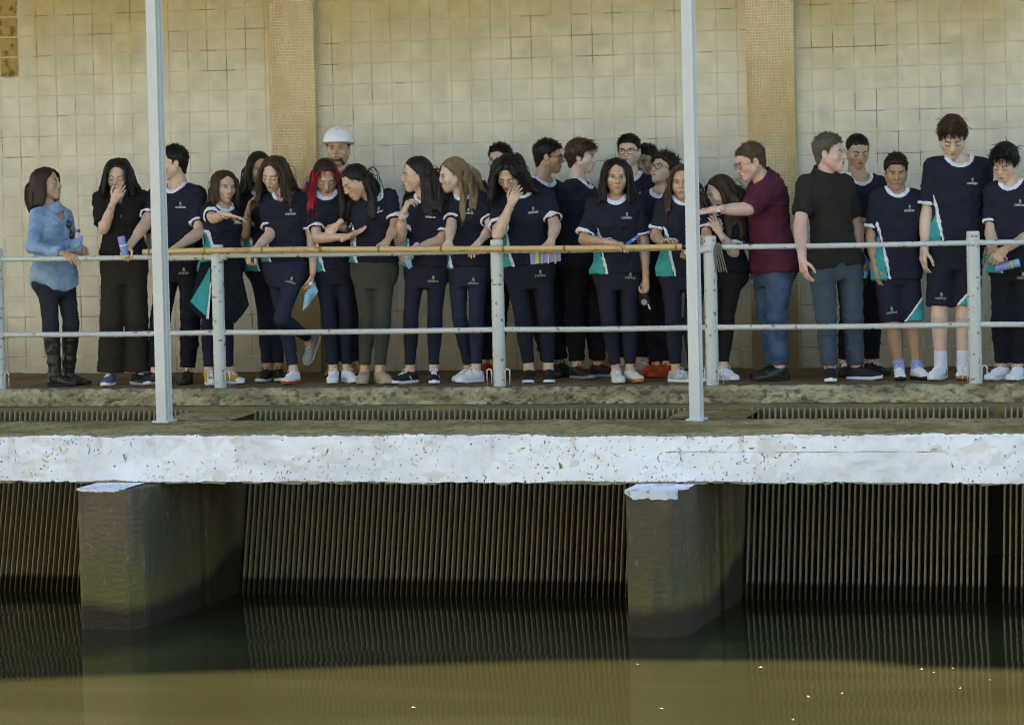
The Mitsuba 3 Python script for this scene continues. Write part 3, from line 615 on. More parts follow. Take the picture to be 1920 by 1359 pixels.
# ---- hair
def scalp(q, low=0.0): return q[:, 2] > -.022 + low + 1.05 * q[:, 1] + .010 * np.clip(q[:, 1] * 20, 0, 1) + (low > .001) * .030 * np.clip(1 - np.abs(q[:, 0]) / .055, 0, 1) * (q[:, 1] > .02) + .25 * np.abs(q[:, 0]) * (q[:, 1] > .02)
def roots(n, r, low=0.0, y_max=.085):
    out = np.zeros((0, 3))
    while len(out) < n:
        d = r.normal(size=(n * 3, 3)); d /= np.linalg.norm(d, axis=1, keepdims=True); q = CRAN[0] + d * CRAN[1] * 1.01
        out = np.vstack([out, q[scalp(q, low) & (q[:, 1] < y_max)]])
    return out[:n]
def hair_cap(t, low=0.0, seed=0):
    s = Sdf(); s.ell(CRAN[0] + (0, -.002, .003), CRAN[1] + t, .01)
    s.cap((0, -.055, -.02), (0, -.050, -.055), .045 + t * .5, .038 + t * .5, .03)
    s.add(lambda X, Y, Z: (f4(-.022 + low) + f4(1.05) * Y + .010 * np.clip(Y * 20, 0, 1) + (low > .001) * .030 * np.clip(1 - np.abs(X) / .055, 0, 1) * np.clip(Y * 30, 0, 1) + f4(.25) * np.abs(X) * (Y > .02) - Z + .007 * np.sin(X * 110 + seed) * np.sin(Y * 90) + .004 * np.sin(X * 290 + Y * 170 + 2 * seed)) * f4(.68), op='i')
    return wrinkle(s.mesh(.0072), .006, (60, 60, 40), int(seed) + 3)
def hair_short(P, style, r):
    """Short hair in the head's own frame: strands for the rim and the texture."""
    top, side, n, stand, fwd, rad = dict(short=(.034, .014, 680, .75, .5, .0040), curly=(.066, .028, 800, 1.0, .25, .0044), floppy=(.085, .045, 760, .45, .9, .0042), buzz=(.009, .004, 600, .9, .2, .0026), combed=(.020, .012, 760, .40, -.6, .0030), spiky=(.024, .010, 700, .85, .3, .0030), fringe=(.080, .032, 760, .55, 1.0, .0042))[style]
    q = roots(n, r); nrm = unit_rows((q - CRAN[0]) / CRAN[1] ** 2)
    h = np.clip((q[:, 2] - .02) / .07, 0, 1); L = (side + (top - side) * h) * r.uniform(.7, 1.2, n)
    d = nrm * stand + np.array([0, fwd, 0]) * h[:, None] + np.array([0, -.15, -.9]) * (1 - h)[:, None] + r.normal(size=(n, 3)) * (.25 if style != 'curly' else .6)
    d = unit_rows(d); pts = [q - nrm * .004]; steps = 6; p = q + nrm * .002
    for i in range(steps - 1):
        pts.append(p.copy()); d = unit_rows(d + np.array([0, 0, -.22 if style in ('floppy', 'fringe') else -.10]) + (r.normal(size=(n, 3)) * .45 if style == 'curly' else 0)); p = p + d * (L / (steps - 1))[:, None]
        k = np.linalg.norm((p - CRAN[0]) / (CRAN[1] + .007), axis=1); m = k < 1; p[m] = CRAN[0] + (p[m] - CRAN[0]) / k[m, None]
    pts = np.stack(pts, 1); R = rad * np.linspace(1, .35, steps)[None, :] * r.uniform(.7, 1.25, (n, 1))
    return tubes(pts, R, 3)
def unit_rows(v): return v / (np.linalg.norm(v, axis=1, keepdims=True) + 1e-9)
def hair_long(P, r, length=.45, n=420, wave=0.0, part_x=.0, rad=.0030, off=.012, sel=None, fuzz=.05, volume=.0, tuck=None, bangs=0, keep=.064, back=.0):
    M, hc, sc = P['M'], P['hc'], P['hs']; n = int(n * .82)
    q = roots(n, r, 0.002)
    nrm = unit_rows((q - CRAN[0]) / CRAN[1] ** 2); side = np.where(q[:, 0] > part_x + r.normal(size=n) * .004, 1.0, -1.0)
    az = np.arctan2(q[:, 0], -q[:, 1]); clump = np.floor((az + .35 * (q[:, 2] / .1)) * 7)                      # locks: strands that run together
    crand = lambda k: np.modf(np.abs(np.sin(clump * 12.9898 + k * 78.233) * 43758.5453))[0]
    d = np.stack([side * .9, -.30 - back - 1.2 * (q[:, 1] < -.03), -.25 - .0 * side], 1)
    fringe = np.zeros(n, bool)
    if bangs: fringe = (q[:, 1] > .045) & (np.abs(q[:, 0]) < .045) & (r.uniform(size=n) < bangs); d[fringe] = np.stack([q[fringe, 0] * 4, np.full(fringe.sum(), .9), np.full(fringe.sum(), -.6)], 1)
    d -= nrm * (d * nrm).sum(1, keepdims=True); d = unit_rows(d)
    steps = 16; L = length * (.80 + .22 * crand(1)) * r.uniform(.88, 1.04, n); L[fringe] = .050; ds = L / (steps - 2)
    toW = lambda a: (a * sc) @ M.T + hc
    p = q + nrm * .004; pts = [toW(q - nrm * .003)]; ph = crand(2) * 6.28 + r.normal(size=n) * .35; lift = r.uniform(.002, off, n) + volume * (.3 + .7 * crand(3)) * r.uniform(.4, 1, n)
    jit = r.normal(size=(n, 3)) * (fuzz + .05 * (r.uniform(size=n) < .14))[:, None] + (np.stack([crand(4), crand(5), crand(6)], 1) - .5) * .10
    gl = M.T @ np.array([0, 0, -1.0])
    face_keep = keep + r.uniform(0, .012, n)
    for i in range(steps - 1):
        pts.append(toW(p))
        g = .28 + .35 * min(i / 6, 1)
        w = wave * np.stack([np.sin(ph + i * 1.25), np.cos(ph * 1.7 + i * 1.25), 0 * ph], 1) if wave else 0
        d = unit_rows(d * (1 - g) + gl * g + jit * .30 + w)
        p = p + d * ds[:, None]
        k = np.linalg.norm((p - CRAN[0]) / (CRAN[1] + lift[:, None]), axis=1); m = k < 1; p[m] = CRAN[0] + (p[m] - CRAN[0]) / k[m, None]
        inf = (p[:, 1] > .0) & (p[:, 2] < .100 - .55 * np.abs(p[:, 0])) & (p[:, 2] > -.15) & (np.abs(p[:, 0]) < face_keep) & ~fringe
        p[inf, 0] = side[inf] * face_keep[inf]
        if tuck is not None:
            m = (side == tuck[0]) & (p[:, 1] > tuck[1]) & (p[:, 2] < .055) & (p[:, 2] > -.14); p[m, 1] += np.maximum(tuck[1] - p[m, 1], -.03); d[m, 1] = np.minimum(d[m, 1], 0)
        W = toW(p); low = W[:, 2] < hc[2] - .06
        if low.any() and P.get('cloth') is not None:
            Q = W[low]; v = P['cloth'].at(Q); need = (lift[low] + .004) - v; m = need > 0
            if m.any():
                Q[m] += P['cloth'].grad(Q[m]) * np.minimum(need[m], .05)[:, None]; W[low] = Q
                p = ((W - hc) @ M) / sc
    pts = np.stack(pts, 1)
    for _ in range(3): pts[:, 2:-1] = .25 * pts[:, 1:-2] + .5 * pts[:, 2:-1] + .25 * pts[:, 3:]
    prof = np.interp(np.linspace(0, 1, steps), [0, .1, .6, 1], [.7, 1, 1, .25])
    thin = r.uniform(size=n) < .16; R = rad * prof[None] * (r.uniform(.6, 1.3, n) * np.where(thin, .45, 1))[:, None]
    m = np.zeros(n, bool) if sel is None else sel(q, r) | fringe
    out = []
    for w_ in ([~m] if sel is None else [~m, m]):
        S_ = tubes(pts[w_], R[w_], 3)
        from scipy.spatial import cKDTree
        pp = pts[w_ & ~fringe][:, 2:-1]; mids = (pp[:, 1:] + pp[:, :-1]) / 2; cloud = np.concatenate([pp.reshape(-1, 3), mids.reshape(-1, 3)]); h = .0108
        lo, hi = cloud.min(0) - .02, cloud.max(0) + .02; nn = np.ceil((hi - lo) / h).astype(int) + 1
        G = np.stack(np.meshgrid(*[lo[i] + h * np.arange(nn[i]) for i in range(3)], indexing='ij'), -1)
        D = cKDTree(cloud).query(G.reshape(-1, 3), k=6, distance_upper_bound=.05)[0]; D = np.minimum(D, .05).mean(1) - .0114
        mass = surface(D.reshape(nn).astype(f4), lo, h)
        out.append(cat([S_, mass]) if sel is None or len(out) else S_)
    return out
# ---- a person from joints: the photograph's joints as points at their depths, bones, clothes
FEM = [(-.12, .10, .085, 0), (0, .150, .104, -.006), (.14, .166, .116, -.010), (.30, .156, .108, 0), (.50, .126, .092, .004), (.66, .134, .100, .010), (.80, .150, .112, .014), (.91, .138, .092, .0), (1.0, .075, .062, -.012)]
MAL = [(-.12, .10, .085, 0), (0, .145, .100, -.004), (.14, .158, .108, -.006), (.30, .152, .106, 0), (.50, .142, .098, .004), (.66, .154, .104, .006), (.80, .170, .112, .008), (.91, .152, .092, .0), (1.0, .082, .064, -.012)]
def loft(P0, P1, rows, lat0, lat1, ease=0.0, S=1.0, wmin=None):
    u = unit(P1 - P0); L = float(np.linalg.norm(P1 - P0)); r = np.array(rows, float)
    lat0, lat1 = unit(lat0 - u * (lat0 @ u)), unit(lat1 - u * (lat1 @ u)); fr0, fr1 = np.cross(UP, lat0), np.cross(UP, lat1)
    fr0, fr1 = unit(np.cross(u, lat0)), unit(np.cross(u, lat1))
    a_, b_ = r[:, 1] * S + ease, r[:, 2] * S + ease
    if wmin is not None: a_ = np.maximum(a_, np.interp(r[:, 0], *wmin)); b_ = np.maximum(b_, np.interp(r[:, 0], *wmin) * .70)
    def coords(X, Y, Z):
        x, y, z = X - f4(P0[0]), Y - f4(P0[1]), Z - f4(P0[2])
        s = (x * f4(u[0]) + y * f4(u[1]) + z * f4(u[2])) / f4(L); t = np.clip(s, 0, 1)
        dot = lambda v: x * f4(v[0]) + y * f4(v[1]) + z * f4(v[2])
        lu = dot(lat0) * (1 - t) + dot(lat1) * t; fv = dot(fr0) * (1 - t) + dot(fr1) * t
        a, b, o = (np.interp(s, r[:, 0], c).astype(f4) for c in (a_, b_, r[:, 3] * S))
        return s, lu, fv - o, a, b
    def fn(X, Y, Z):
        s, lu, fv, a, b = coords(X, Y, Z)
        n = ((np.abs(lu) / a) ** 2.4 + (np.abs(fv) / b) ** 2.4) ** (1 / 2.4)
        d = (n - 1) * np.minimum(a, b)
        return np.maximum(d, np.maximum((s - f4(1.0)) * f4(L), (f4(r[0, 0]) - s) * f4(L)))
    m = a_.max() + .03
    return fn, coords, np.minimum(P0, P1) - m, np.maximum(P0, P1) + m
def wrinkle(m, amp, freq=(11, 11, 15), seed=1):
    v = np.asarray(m.vertices); f = m.faces
    if not len(v): return m
    n = np.asarray(m.vertex_normals)
    w = v + .03 * (meshkit.fbm(v * 7, 2, seed + 8) - .5)[:, None]
    d = meshkit.fbm(w * np.array(freq), 3, seed) - .5; rg = lambda q, s_: 1 - np.abs(meshkit.noise(q, s_) - .5) * 4
    rdg = np.maximum(rg(w * np.array([9, 9, 21.0]) + 9, seed + 3), 0) ** 2 + .8 * np.maximum(rg(w @ np.array([[.8, .2, .5], [-.2, .9, .1], [-.5, .1, .8]]) * np.array([24, 24, 6.0]) + 4, seed + 4), 0) ** 2
    return trimesh.Trimesh(v + n * (amp * (1.0 * d + .45 * (rdg - .5)))[:, None], f, process=False)
def limb_depth(p, e_px, w, L1, L2, D, lo=-.34, hi=.34, pref=0.0):
    best = None
    for dd in np.linspace(lo, hi, 69):
        e = atd(*e_px, D + dd); c = (np.linalg.norm(e - p) - L1) ** 2 + (np.linalg.norm(e - w) - L2) ** 2 + .004 * (dd - pref) ** 2
        if best is None or c < best[0]: best = (c, e)
    return best[1]
JOBS = []
def person(**k): JOBS.append(k)
def build(k):
    """Everything of one person as a list of (part name, mesh, material, smooth, label); run side by side, entered into the scene in order afterwards."""
    out = []; A = lambda name, mesh, mat, smooth=True, label=None: out.append((name, mesh, mat, smooth, label)) if mesh is not None and len(mesh.faces) else None
    male, S = k.get('male', 0), k.get('S', .95)
    seed = k['id']; r = np.random.default_rng(100 + seed)
    hx, hy, yaw, pitch, roll = k['head']; D0 = depth_of(aty(hx, 690, k['y0']))
    by = math.radians(k.get('by', yaw * .6)); f = math.cos(by) * TOCAM + math.sin(by) * RIGHT_H; Rt = np.cross(f, UP); kd = -(Rt @ TOCAM)
    def J(q, dflt=0.0):
        if len(q) > 2 and q[2] == 'r': return aty(q[0], q[1], .03 if len(q) < 4 else q[3])
        return atd(q[0], q[1], D0 + (q[2] if len(q) > 2 else dflt))
    sw, hw = .17 * S, .085 * S
    tops = [J(q, s * sw * kd) for q, s in zip(k['sh'], (1, -1))]
    mid = (tops[0] + tops[1]) / 2
    sh = [t + .16 * (mid - t) + (0, 0, -.028 * S) for t in tops]
    C = (sh[0] + sh[1]) / 2
    hip = [J(q, s * hw * kd) for q, s in zip(k['hip'], (1, -1))]; Pm = (hip[0] + hip[1]) / 2
    up_ = max(0.0, float(np.linalg.norm(C - Pm)) - .50 * S) * .9; dv = unit(C - Pm) * up_                  # hips sit where the limbs' proportions want them
    hip = [h + dv for h in hip]; Pm = Pm + dv
    # arms
    el, wr, L1, L2 = [], [], .275 * S, .245 * S
    for i in (0, 1):
        s = (1, -1)[i]; e, w = k.get('el', (None, None))[i], k.get('wr', (None, None))[i]
        if w is None:
            e3 = sh[i] + (0, 0, -L1) + Rt * s * .035 + f * -.015; w3 = e3 + (0, 0, -L2) + f * .06 + Rt * s * .005
        else:
            w3 = J(w, s * sw * kd - .08)
            e3 = J(e, 0) if len(e) > 2 else limb_depth(sh[i], e, w3, L1, L2, D0 + s * sw * kd, pref=k.get('epref', (0, 0))[i])
        el.append(e3); wr.append(w3)
    # legs
    kn, an = [], []
    for i in (0, 1):
        s = (1, -1)[i]
        a3 = J(k['an'][i], s * hw * kd)
        if not k.get('lift', (0, 0))[i]: a3 = np.array([a3[0], a3[1], .088 * S + k.get('heel', 0)])
        kn3 = J(k['kn'][i], (s * hw * kd) * .6 - .03) ; kn.append(kn3); an.append(a3)
    # head frame
    ya, pi, ro = map(math.radians, (yaw, pitch, roll))
    F0 = math.cos(ya) * TOCAM + math.sin(ya) * RIGHT_H; Fh = F0 * math.cos(pi) - UP * math.sin(pi); Uh = UP * math.cos(pi) + F0 * math.sin(pi); Rh = np.cross(Fh, Uh)
    U2 = Uh * math.cos(ro) - Rh * math.sin(ro); R2 = np.cross(Fh, U2)
    M = np.stack([R2, Fh, U2], 1); hs = k.get('hs', .97); sv = hs * np.array([1 + .05 * r.normal() * .6, 1 + .04 * r.normal() * .6, 1 + .05 * r.normal() * .6]); hc = atd(hx, hy, D0 + k.get('hd', -.03))
    H = lambda m: trimesh.Trimesh((np.asarray(m.vertices) * sv) @ M.T + hc, m.faces, process=False)
    # torso axis
    ax = unit(C - Pm); P0 = Pm - ax * .055 * S; P1 = C + ax * .062 * S
    lat0, lat1 = hip[0] - hip[1], sh[0] - sh[1]
    rows = MAL if male else FEM; fat = k.get('fat', 0.0)
    nb = P1 + ax * -.01; nh = hc + M @ (np.array([0, -.026, -.075]) * hs)
    ra = .043 * S * (1.08 if male else 1) * k.get('limb', 1); 
    # --- skin
    b = Sdf()
    fn, _, lo, hi = loft(P0, P1, rows, lat0, lat1, -.012 + fat, S); b.add(fn, lo, hi, .02)
    nr = .053 if male else .046
    b.cap(nb, nh, nr * 1.12, nr * hs, .04)
    for i in (0, 1):
        b.cap(C + ax * .028, sh[i], .046 * S, .048 * S, .03); b.cap(sh[i], el[i], ra, ra * .86, .02); b.cap(el[i], wr[i], ra * .86, ra * .60, .015)
        m_ = el[i] + .28 * (wr[i] - el[i]); b.cap(m_ - .03 * unit(wr[i] - el[i]), m_ + .05 * unit(wr[i] - el[i]), ra * .87, ra * .78, .02)
        th, kr, cr, ar = (np.array([.070, .050, .050, .034]) * S * k.get('limb', 1))
        b.cap(hip[i], kn[i], th, kr, .02); b.cap(kn[i], an[i], kr * .94, ar, .02)
        bk = -unit(np.cross(Rt, kn[i] - an[i])) if False else -f
        m_ = kn[i] + .30 * (an[i] - kn[i]) + bk * .014; b.cap(m_ + .06 * unit(kn[i] - an[i]), m_ - .07 * unit(kn[i] - an[i]), cr * .88, cr * .72, .03)
        b.cap(an[i], an[i] + (0, 0, -.05), ar, ar, .01)
    meshes = [b.mesh(.0142)]
    closed = k.get('closed', 1 if pitch > 17 else 0)
    meshes.append(H(HEADS[male, closed]))
    frames = []
    for i in (0, 1):
        hd = k.get('hand', (None, None))[i]; right = (i == 0)
        w3 = wr[i]
        if hd is None: pose, d, n = 'relax', unit(w3 - el[i]), Rt * (-1 if i == 0 else 1)
        else:
            pose = hd[0]; tip = hd[1]
            d = unit((aty(tip[0], tip[1], w3[1]) if len(tip) < 3 else (aty(tip[0], tip[1], tip[3]) if tip[2] == 'r' else atd(tip[0], tip[1], depth_of(w3) + tip[2]))) - w3)
            n = hd[2][0] * RIGHT_H + hd[2][1] * UP + hd[2][2] * TOCAM
        n = unit(n - d * (n @ d)); y = np.cross(n, d); Mh = np.stack([d, y if right else -y, n], 1)
        hm = hand(pose); sc = .92 * S if not male else 1.0 * S
        v = (np.asarray(hm.vertices) * sc) @ Mh.T + w3; fc = hm.faces if right else np.asarray(hm.faces)[:, ::-1]
        meshes.append(trimesh.Trimesh(v, fc, process=False)); frames.append((w3, Mh, sc))
    A('', cat(meshes), k['skin'])
    # --- face
    (ew, ei), la = EYES[closed]
    if ew is not None: A('eyes', H(ew), 'm_eyewhite'); A('irises', H(ei), 'm_iris')
    A('eyelashes', H(la), 'm_iris'); A('eyebrows', H(brows(1.3 if male else .9)), k.get('brow', 'h_dark')); A('lips', H(lips(k.get('mouth', 0))), k.get('lip', 'm_lips'))
    if k.get('beard'):
        hsd = HSDF[male]; s = Sdf(); s.add(lambda X, Y, Z: c_eval(hsd, X, Y, Z) - .0018, (-.09, -.06, -.13), (.09, .12, .0))
        s.add(lambda X, Y, Z: np.maximum(Z + .050 + .35 * np.abs(X) + 4 * np.maximum(np.abs(X) - .040, 0), -(Y - .0)) * .7, op='i'); s.ell((0, .10, -.061), (.025, .03, .0105), .004, 's'); s.plane((0, 0, -.112), (0, .25, -1)); A('beard', H(s.mesh(.004)), 'h_lightbrown')
    # --- top
    lg = k['legs']; st = lg['style']; lm = lg.get('mat', 'c_navy')
    e_leg, (t_, n_, c_, a_), cut, lamp = dict(tights=(.007, (.076, .052, .053, .038), .05, .003), loose=(.018, (.088, .072, .070, .062), .02, .010), wide=(.014, (.090, .085, .088, .102), .015, .007), jeans=(.013, (.088, .066, .062, .056), .02, .010), shorts=(.012, (.084, .086, 0, 0), 0, .007), joggers=(.016, (.086, .070, .066, .052), .035, .012), slim=(.009, (.082, .060, .056, .044), .02, .006))[st]
    t_, n_, c_, a_ = (np.array([t_, n_, c_, a_]) * S * k.get('limb', 1) * lg.get('w', 1))
    top = k['top']; style = top['style']; cm = top.get('mat', 'c_navy'); ease = top.get('ease', .014)
    s = Sdf()
    wr_min = ([-.12, .2, .5, .8, .81], [.140 * S + fat, .150 * S + fat, .133 * S + fat, .10, .0]) if top.get('loose', 1) else None
    fn, coords, lo, hi = loft(P0, P1, rows, lat0, lat1, ease + fat, S, wr_min); s.add(fn, lo, hi, .03)
    Ltor = float(np.linalg.norm(P1 - P0)); hem = top.get('hem', .02) - up_
    if k.get('bust', 0 if male else .5):
        fr = unit(np.cross(ax, lat1)); bc = P0 + ax * Ltor * .70
        for sg in (-1, 1): s.ell(bc + fr * .055 * S + unit(lat1) * sg * .062 * S, np.array([.062, .062, .058]) * S * (.9 + .3 * k.get('bust', .5)), .05)
    cuffs, sleeve_t = [], top.get('sleeve', .76)
    for i in (0, 1):
        s.cap(C + ax * .030, sh[i], .050 * S + ease * .5, .052 * S + ease * .5, .04)
        sr = top.get('sr', (.055, .063))
        if sleeve_t <= 1:
            e = sh[i] + sleeve_t * (el[i] - sh[i]); q = Sdf(); d = unit(el[i] - sh[i])
            q.cap(sh[i], e + d * .05, sr[0] * S, sr[1] * S)
            cf = q.ops[0][1]
            s.add(lambda X, Y, Z, cf=cf, e=e, d=d: np.maximum(cf(X, Y, Z), (X - f4(e[0])) * f4(d[0]) + (Y - f4(e[1])) * f4(d[1]) + (Z - f4(e[2])) * f4(d[2])), np.minimum(sh[i], e) - .07, np.maximum(sh[i], e) + .07, .03)
            cuffs.append((i, e, d, cf))
        else:
            s.cap(sh[i], el[i], sr[0] * S, .050 * S, .03); e = el[i] + (sleeve_t - 1) * (wr[i] - el[i]); d = unit(wr[i] - el[i]); q = Sdf(); q.cap(el[i], e + d * .03, .049 * S, .042 * S); cf = q.ops[0][1]
            s.add(lambda X, Y, Z, cf=cf, e=e, d=d: np.maximum(cf(X, Y, Z), (X - f4(e[0])) * f4(d[0]) + (Y - f4(e[1])) * f4(d[1]) + (Z - f4(e[2])) * f4(d[2])), np.minimum(el[i], e) - .07, np.maximum(el[i], e) + .07, .02); cuffs.append((i, e, d, cf))
    for i in (0, 1):                                                  # the shirt hangs outside the trousers
        s.cap(hip[i], hip[i] + .35 * (kn[i] - hip[i]), t_ + .011, t_ + .010, .04); s.ell(hip[i] - f * .035 + (0, 0, -.01), np.array([.085, .085, .095]) * S + .012, .04)
    hemp = Pm + ax * hem
    if top.get('wave'):
        lt = unit(lat0)
        s.add(lambda X, Y, Z: ((f4(hemp[0]) - X) * f4(ax[0]) + (f4(hemp[1]) - Y) * f4(ax[1]) + (f4(hemp[2]) - Z) * f4(ax[2])) + f4(2.9) * ((X - f4(Pm[0])) * f4(lt[0]) + (Y - f4(Pm[1])) * f4(lt[1])) ** 2 - f4(.030), op='i')
    else: s.plane(hemp, -ax)
    fr1 = unit(np.cross(ax, lat1)); lt1 = unit(lat1)
    nc = P1 + fr1 * .022; nrx, nry = top.get('neck', (.070, .082))
    def neckd(X, Y, Z):
        x, y, z = X - f4(nc[0]), Y - f4(nc[1]), Z - f4(nc[2])
        a = x * f4(lt1[0]) + y * f4(lt1[1]) + z * f4(lt1[2]); c = x * f4(fr1[0]) + y * f4(fr1[1]) + z * f4(fr1[2])
        if top.get('vneck'): return (np.sqrt((a / (nrx * S)) ** 2 + (c / (nry * S)) ** 2 + .0) - 1 + .9 * np.maximum(np.abs(a) / (nrx * S), 0) * (c > 0)) * f4(nrx * S)
        h = x * f4(ax[0]) + y * f4(ax[1]) + z * f4(ax[2])
        return (np.sqrt((a / (nrx * S)) ** 2 + (c / (nry * S)) ** 2 + (h / (top.get('nh', .088) * S)) ** 2) - 1) * f4(nrx * S)
    up_only = lambda X, Y, Z: (X - f4(P1[0])) * f4(ax[0]) + (Y - f4(P1[1])) * f4(ax[1]) + (Z - f4(P1[2])) * f4(ax[2])
    base_ops = list(s.ops)
    s.add(lambda X, Y, Z: np.maximum(neckd(X, Y, Z), -.22 - up_only(X, Y, Z)), nc - .14, nc + .14, .004, 's')
    amp = top.get('amp', .015); W = lambda m: wrinkle(m, amp, top.get('freq', (11, 11, 15)), seed)
    A('shirt', W(s.mesh(.0106)), cm, True, top.get('label'))
    bs = Sdf(); bs.ops = base_ops
    def shell(t, *cuts, lo, hi, h=.005):
        q = Sdf(); q.add(lambda X, Y, Z: (lambda v: np.maximum(v - t, -v - .008))(c_eval(bs, X, Y, Z)), lo, hi)
        for c in cuts: q.add(c, op='i')
        return W(q.mesh(h, np.asarray(lo) - .01, np.asarray(hi) + .01))
    if style == 'tee':
        A('collar', shell(.0035, lambda X, Y, Z: np.maximum(np.abs(neckd(X, Y, Z) - .006) - .0105, -.2 - up_only(X, Y, Z)), lo=nc - .12, hi=nc + .12), 'c_white', True)
        for i, e, d, cf in cuffs:
            q = Sdf(); q.add(lambda X, Y, Z, cf=cf: (lambda v: np.maximum(v - .0045, -v - .008))(cf(X, Y, Z)), e - .075, e + .075)
            q.add(lambda X, Y, Z, e=e, d=d: np.abs((X - f4(e[0])) * f4(d[0]) + (Y - f4(e[1])) * f4(d[1]) + (Z - f4(e[2])) * f4(d[2]) + .007) - .0095, op='i'); A('sleeve_cuff', W(q.mesh(.005)), 'c_white')
        def side(t0, t1):
            def fn(X, Y, Z):
                s_, lu, fv, a, b_ = coords(X, Y, Z); c = np.interp(s_, [-.1, .15, .62, .70], [.42, .52, .98, 1.3]).astype(f4)
                q_ = lu / a - c
                return np.maximum(np.maximum(f4(t0) - q_, q_ - f4(t1)) * .12, np.maximum((s_ - .66) * .3, -fv - .012))
            return fn
        armcut = lambda X, Y, Z: np.maximum.reduce([-(c[3](X, Y, Z) - .012) for c in cuffs])
        if top.get('panel', 1): A('side_panel', shell(.0028, side(.0, 9), armcut, lo=Pm - (.24, .24, .10), hi=C + (.24, .24, -.10), h=.0075), 'c_teal', True)
        if top.get('panel', 1): A('piping', shell(.0045, side(-.10, .02), armcut, lo=Pm - (.24, .24, .10), hi=C + (.24, .24, -.10), h=.0062), 'c_white', True)
    if style in ('polo', 'shirt'):
        q = Sdf(); nu = unit(nh - nb)
        def col(X, Y, Z):
            x, y, z = X - f4(nb[0]), Y - f4(nb[1]), Z - f4(nb[2]); t = x * f4(nu[0]) + y * f4(nu[1]) + z * f4(nu[2])
            rr = np.sqrt(np.maximum(x * x + y * y + z * z - t * t, 0)); a = x * f4(fr1[0]) + y * f4(fr1[1]) + z * f4(fr1[2])
            return np.maximum(np.abs(rr - f4(nr * 1.12 + .017) - .35 * np.maximum(.04 - t, 0)) - .0060, np.maximum(t - .062 + .25 * np.maximum(a, 0), -.03 - t))
        q.add(col, nb - .13, nb + .13); A('collar', q.mesh(.005), cm)
        for i, e, d, cf in cuffs:
            if style == 'shirt':
                q = Sdf(); q.add(lambda X, Y, Z, cf=cf: cf(X, Y, Z) - .006, e - .085, e + .085); q.add(lambda X, Y, Z, e=e, d=d: np.abs((X - f4(e[0])) * f4(d[0]) + (Y - f4(e[1])) * f4(d[1]) + (Z - f4(e[2])) * f4(d[2]) + .022) - .026, op='i'); A('cuff', W(q.mesh(.006)), cm)
    # --- legs
    q = Sdf()
    fn, _, lo, hi = loft(P0, P1, rows, lat0, lat1, min(e_leg, ease - .006) + fat * .8, S)
    top_s = min(lg.get('waist', .42), (hem + .06 + .055 * S) / Ltor); q.add(lambda X, Y, Z: np.maximum(fn(X, Y, Z), ((X - f4(P0[0])) * f4(ax[0]) + (Y - f4(P0[1])) * f4(ax[1]) + (Z - f4(P0[2])) * f4(ax[2])) - f4(top_s * Ltor)), lo, hi, .03)
    lat = unit(lat0); bkv = -f
    for i in (0, 1):
        gl = hip[i] + bkv * .035 + (0, 0, -.01); q.ell(gl, np.array([.085, .085, .095]) * S, .04)
        if st == 'shorts':
            e_ = hip[i] + lg.get('len', .9) * (kn[i] - hip[i]) + (1 - lg.get('len', .9)) * -dv; d = unit(kn[i] - hip[i]); z = Sdf(); z.cap(hip[i], e_ + d * .06, t_, n_); cf = z.ops[0][1]
            q.add(lambda X, Y, Z, cf=cf, e_=e_, d=d: np.maximum(cf(X, Y, Z), (X - f4(e_[0])) * f4(d[0]) + (Y - f4(e_[1])) * f4(d[1]) + (Z - f4(e_[2])) * f4(d[2])), np.minimum(hip[i], e_) - .12, np.maximum(hip[i], e_) + .12, .02)
            if lg.get('trim') and i in lg['trim']:
                out_d = Rt * (1, -1)[i]
                def tri(t0, t1, e_=e_, out_d=out_d, d=d):
                    def g(X, Y, Z):
                        x, y, z = X - f4(e_[0]), Y - f4(e_[1]), Z - f4(e_[2]); o_ = x * f4(out_d[0]) + y * f4(out_d[1]) + z * f4(out_d[2]); h_ = -(x * f4(d[0]) + y * f4(d[1]) + z * f4(d[2]))
                        v_ = (h_ * .80 - .045 - o_) * .78
                        return np.maximum(np.maximum(v_ - t1, t0 - v_), -h_)
                    return g
                for nm, a0, a1, th_, mt in (('side_panel', -9, 0, .003, 'c_teal'), ('piping', -.003, .012, .0045, 'c_white')):
                    z = Sdf(); z.add(lambda X, Y, Z, cf=cf, th_=th_: cf(X, Y, Z) - th_, e_ - .13, e_ + (.13, .13, .2)); z.add(tri(a0, a1), op='i'); JT = z.mesh(.006); A(nm, wrinkle(JT, lamp, seed=seed + 5), mt)
        else:
            q.cap(hip[i], kn[i], t_, n_, .025); d = unit(an[i] - kn[i]); e_ = an[i] - d * cut * S; z = Sdf(); z.cap(kn[i], an[i] + d * .03, n_ * .97, a_); cf = z.ops[0][1]
            q.add(lambda X, Y, Z, cf=cf, e_=e_, d=d: np.maximum(cf(X, Y, Z), (X - f4(e_[0])) * f4(d[0]) + (Y - f4(e_[1])) * f4(d[1]) + (Z - f4(e_[2])) * f4(d[2])), np.minimum(kn[i], an[i]) - .12, np.maximum(kn[i], an[i]) + .12, .02)
            if st in ('tights', 'slim', 'joggers'):
                m_ = kn[i] + .30 * (an[i] - kn[i]) + bkv * .012; q.cap(m_ - .06 * d, m_ + .07 * d, c_ * .95, c_ * .78, .03)
    A({'shorts': 'shorts', 'tights': 'leggings', 'jeans': 'jeans'}.get(st, 'trousers'), wrinkle(q.mesh(.0105), lamp, (10, 10, 26 if st != 'tights' else 16), seed + 5), lm, True)
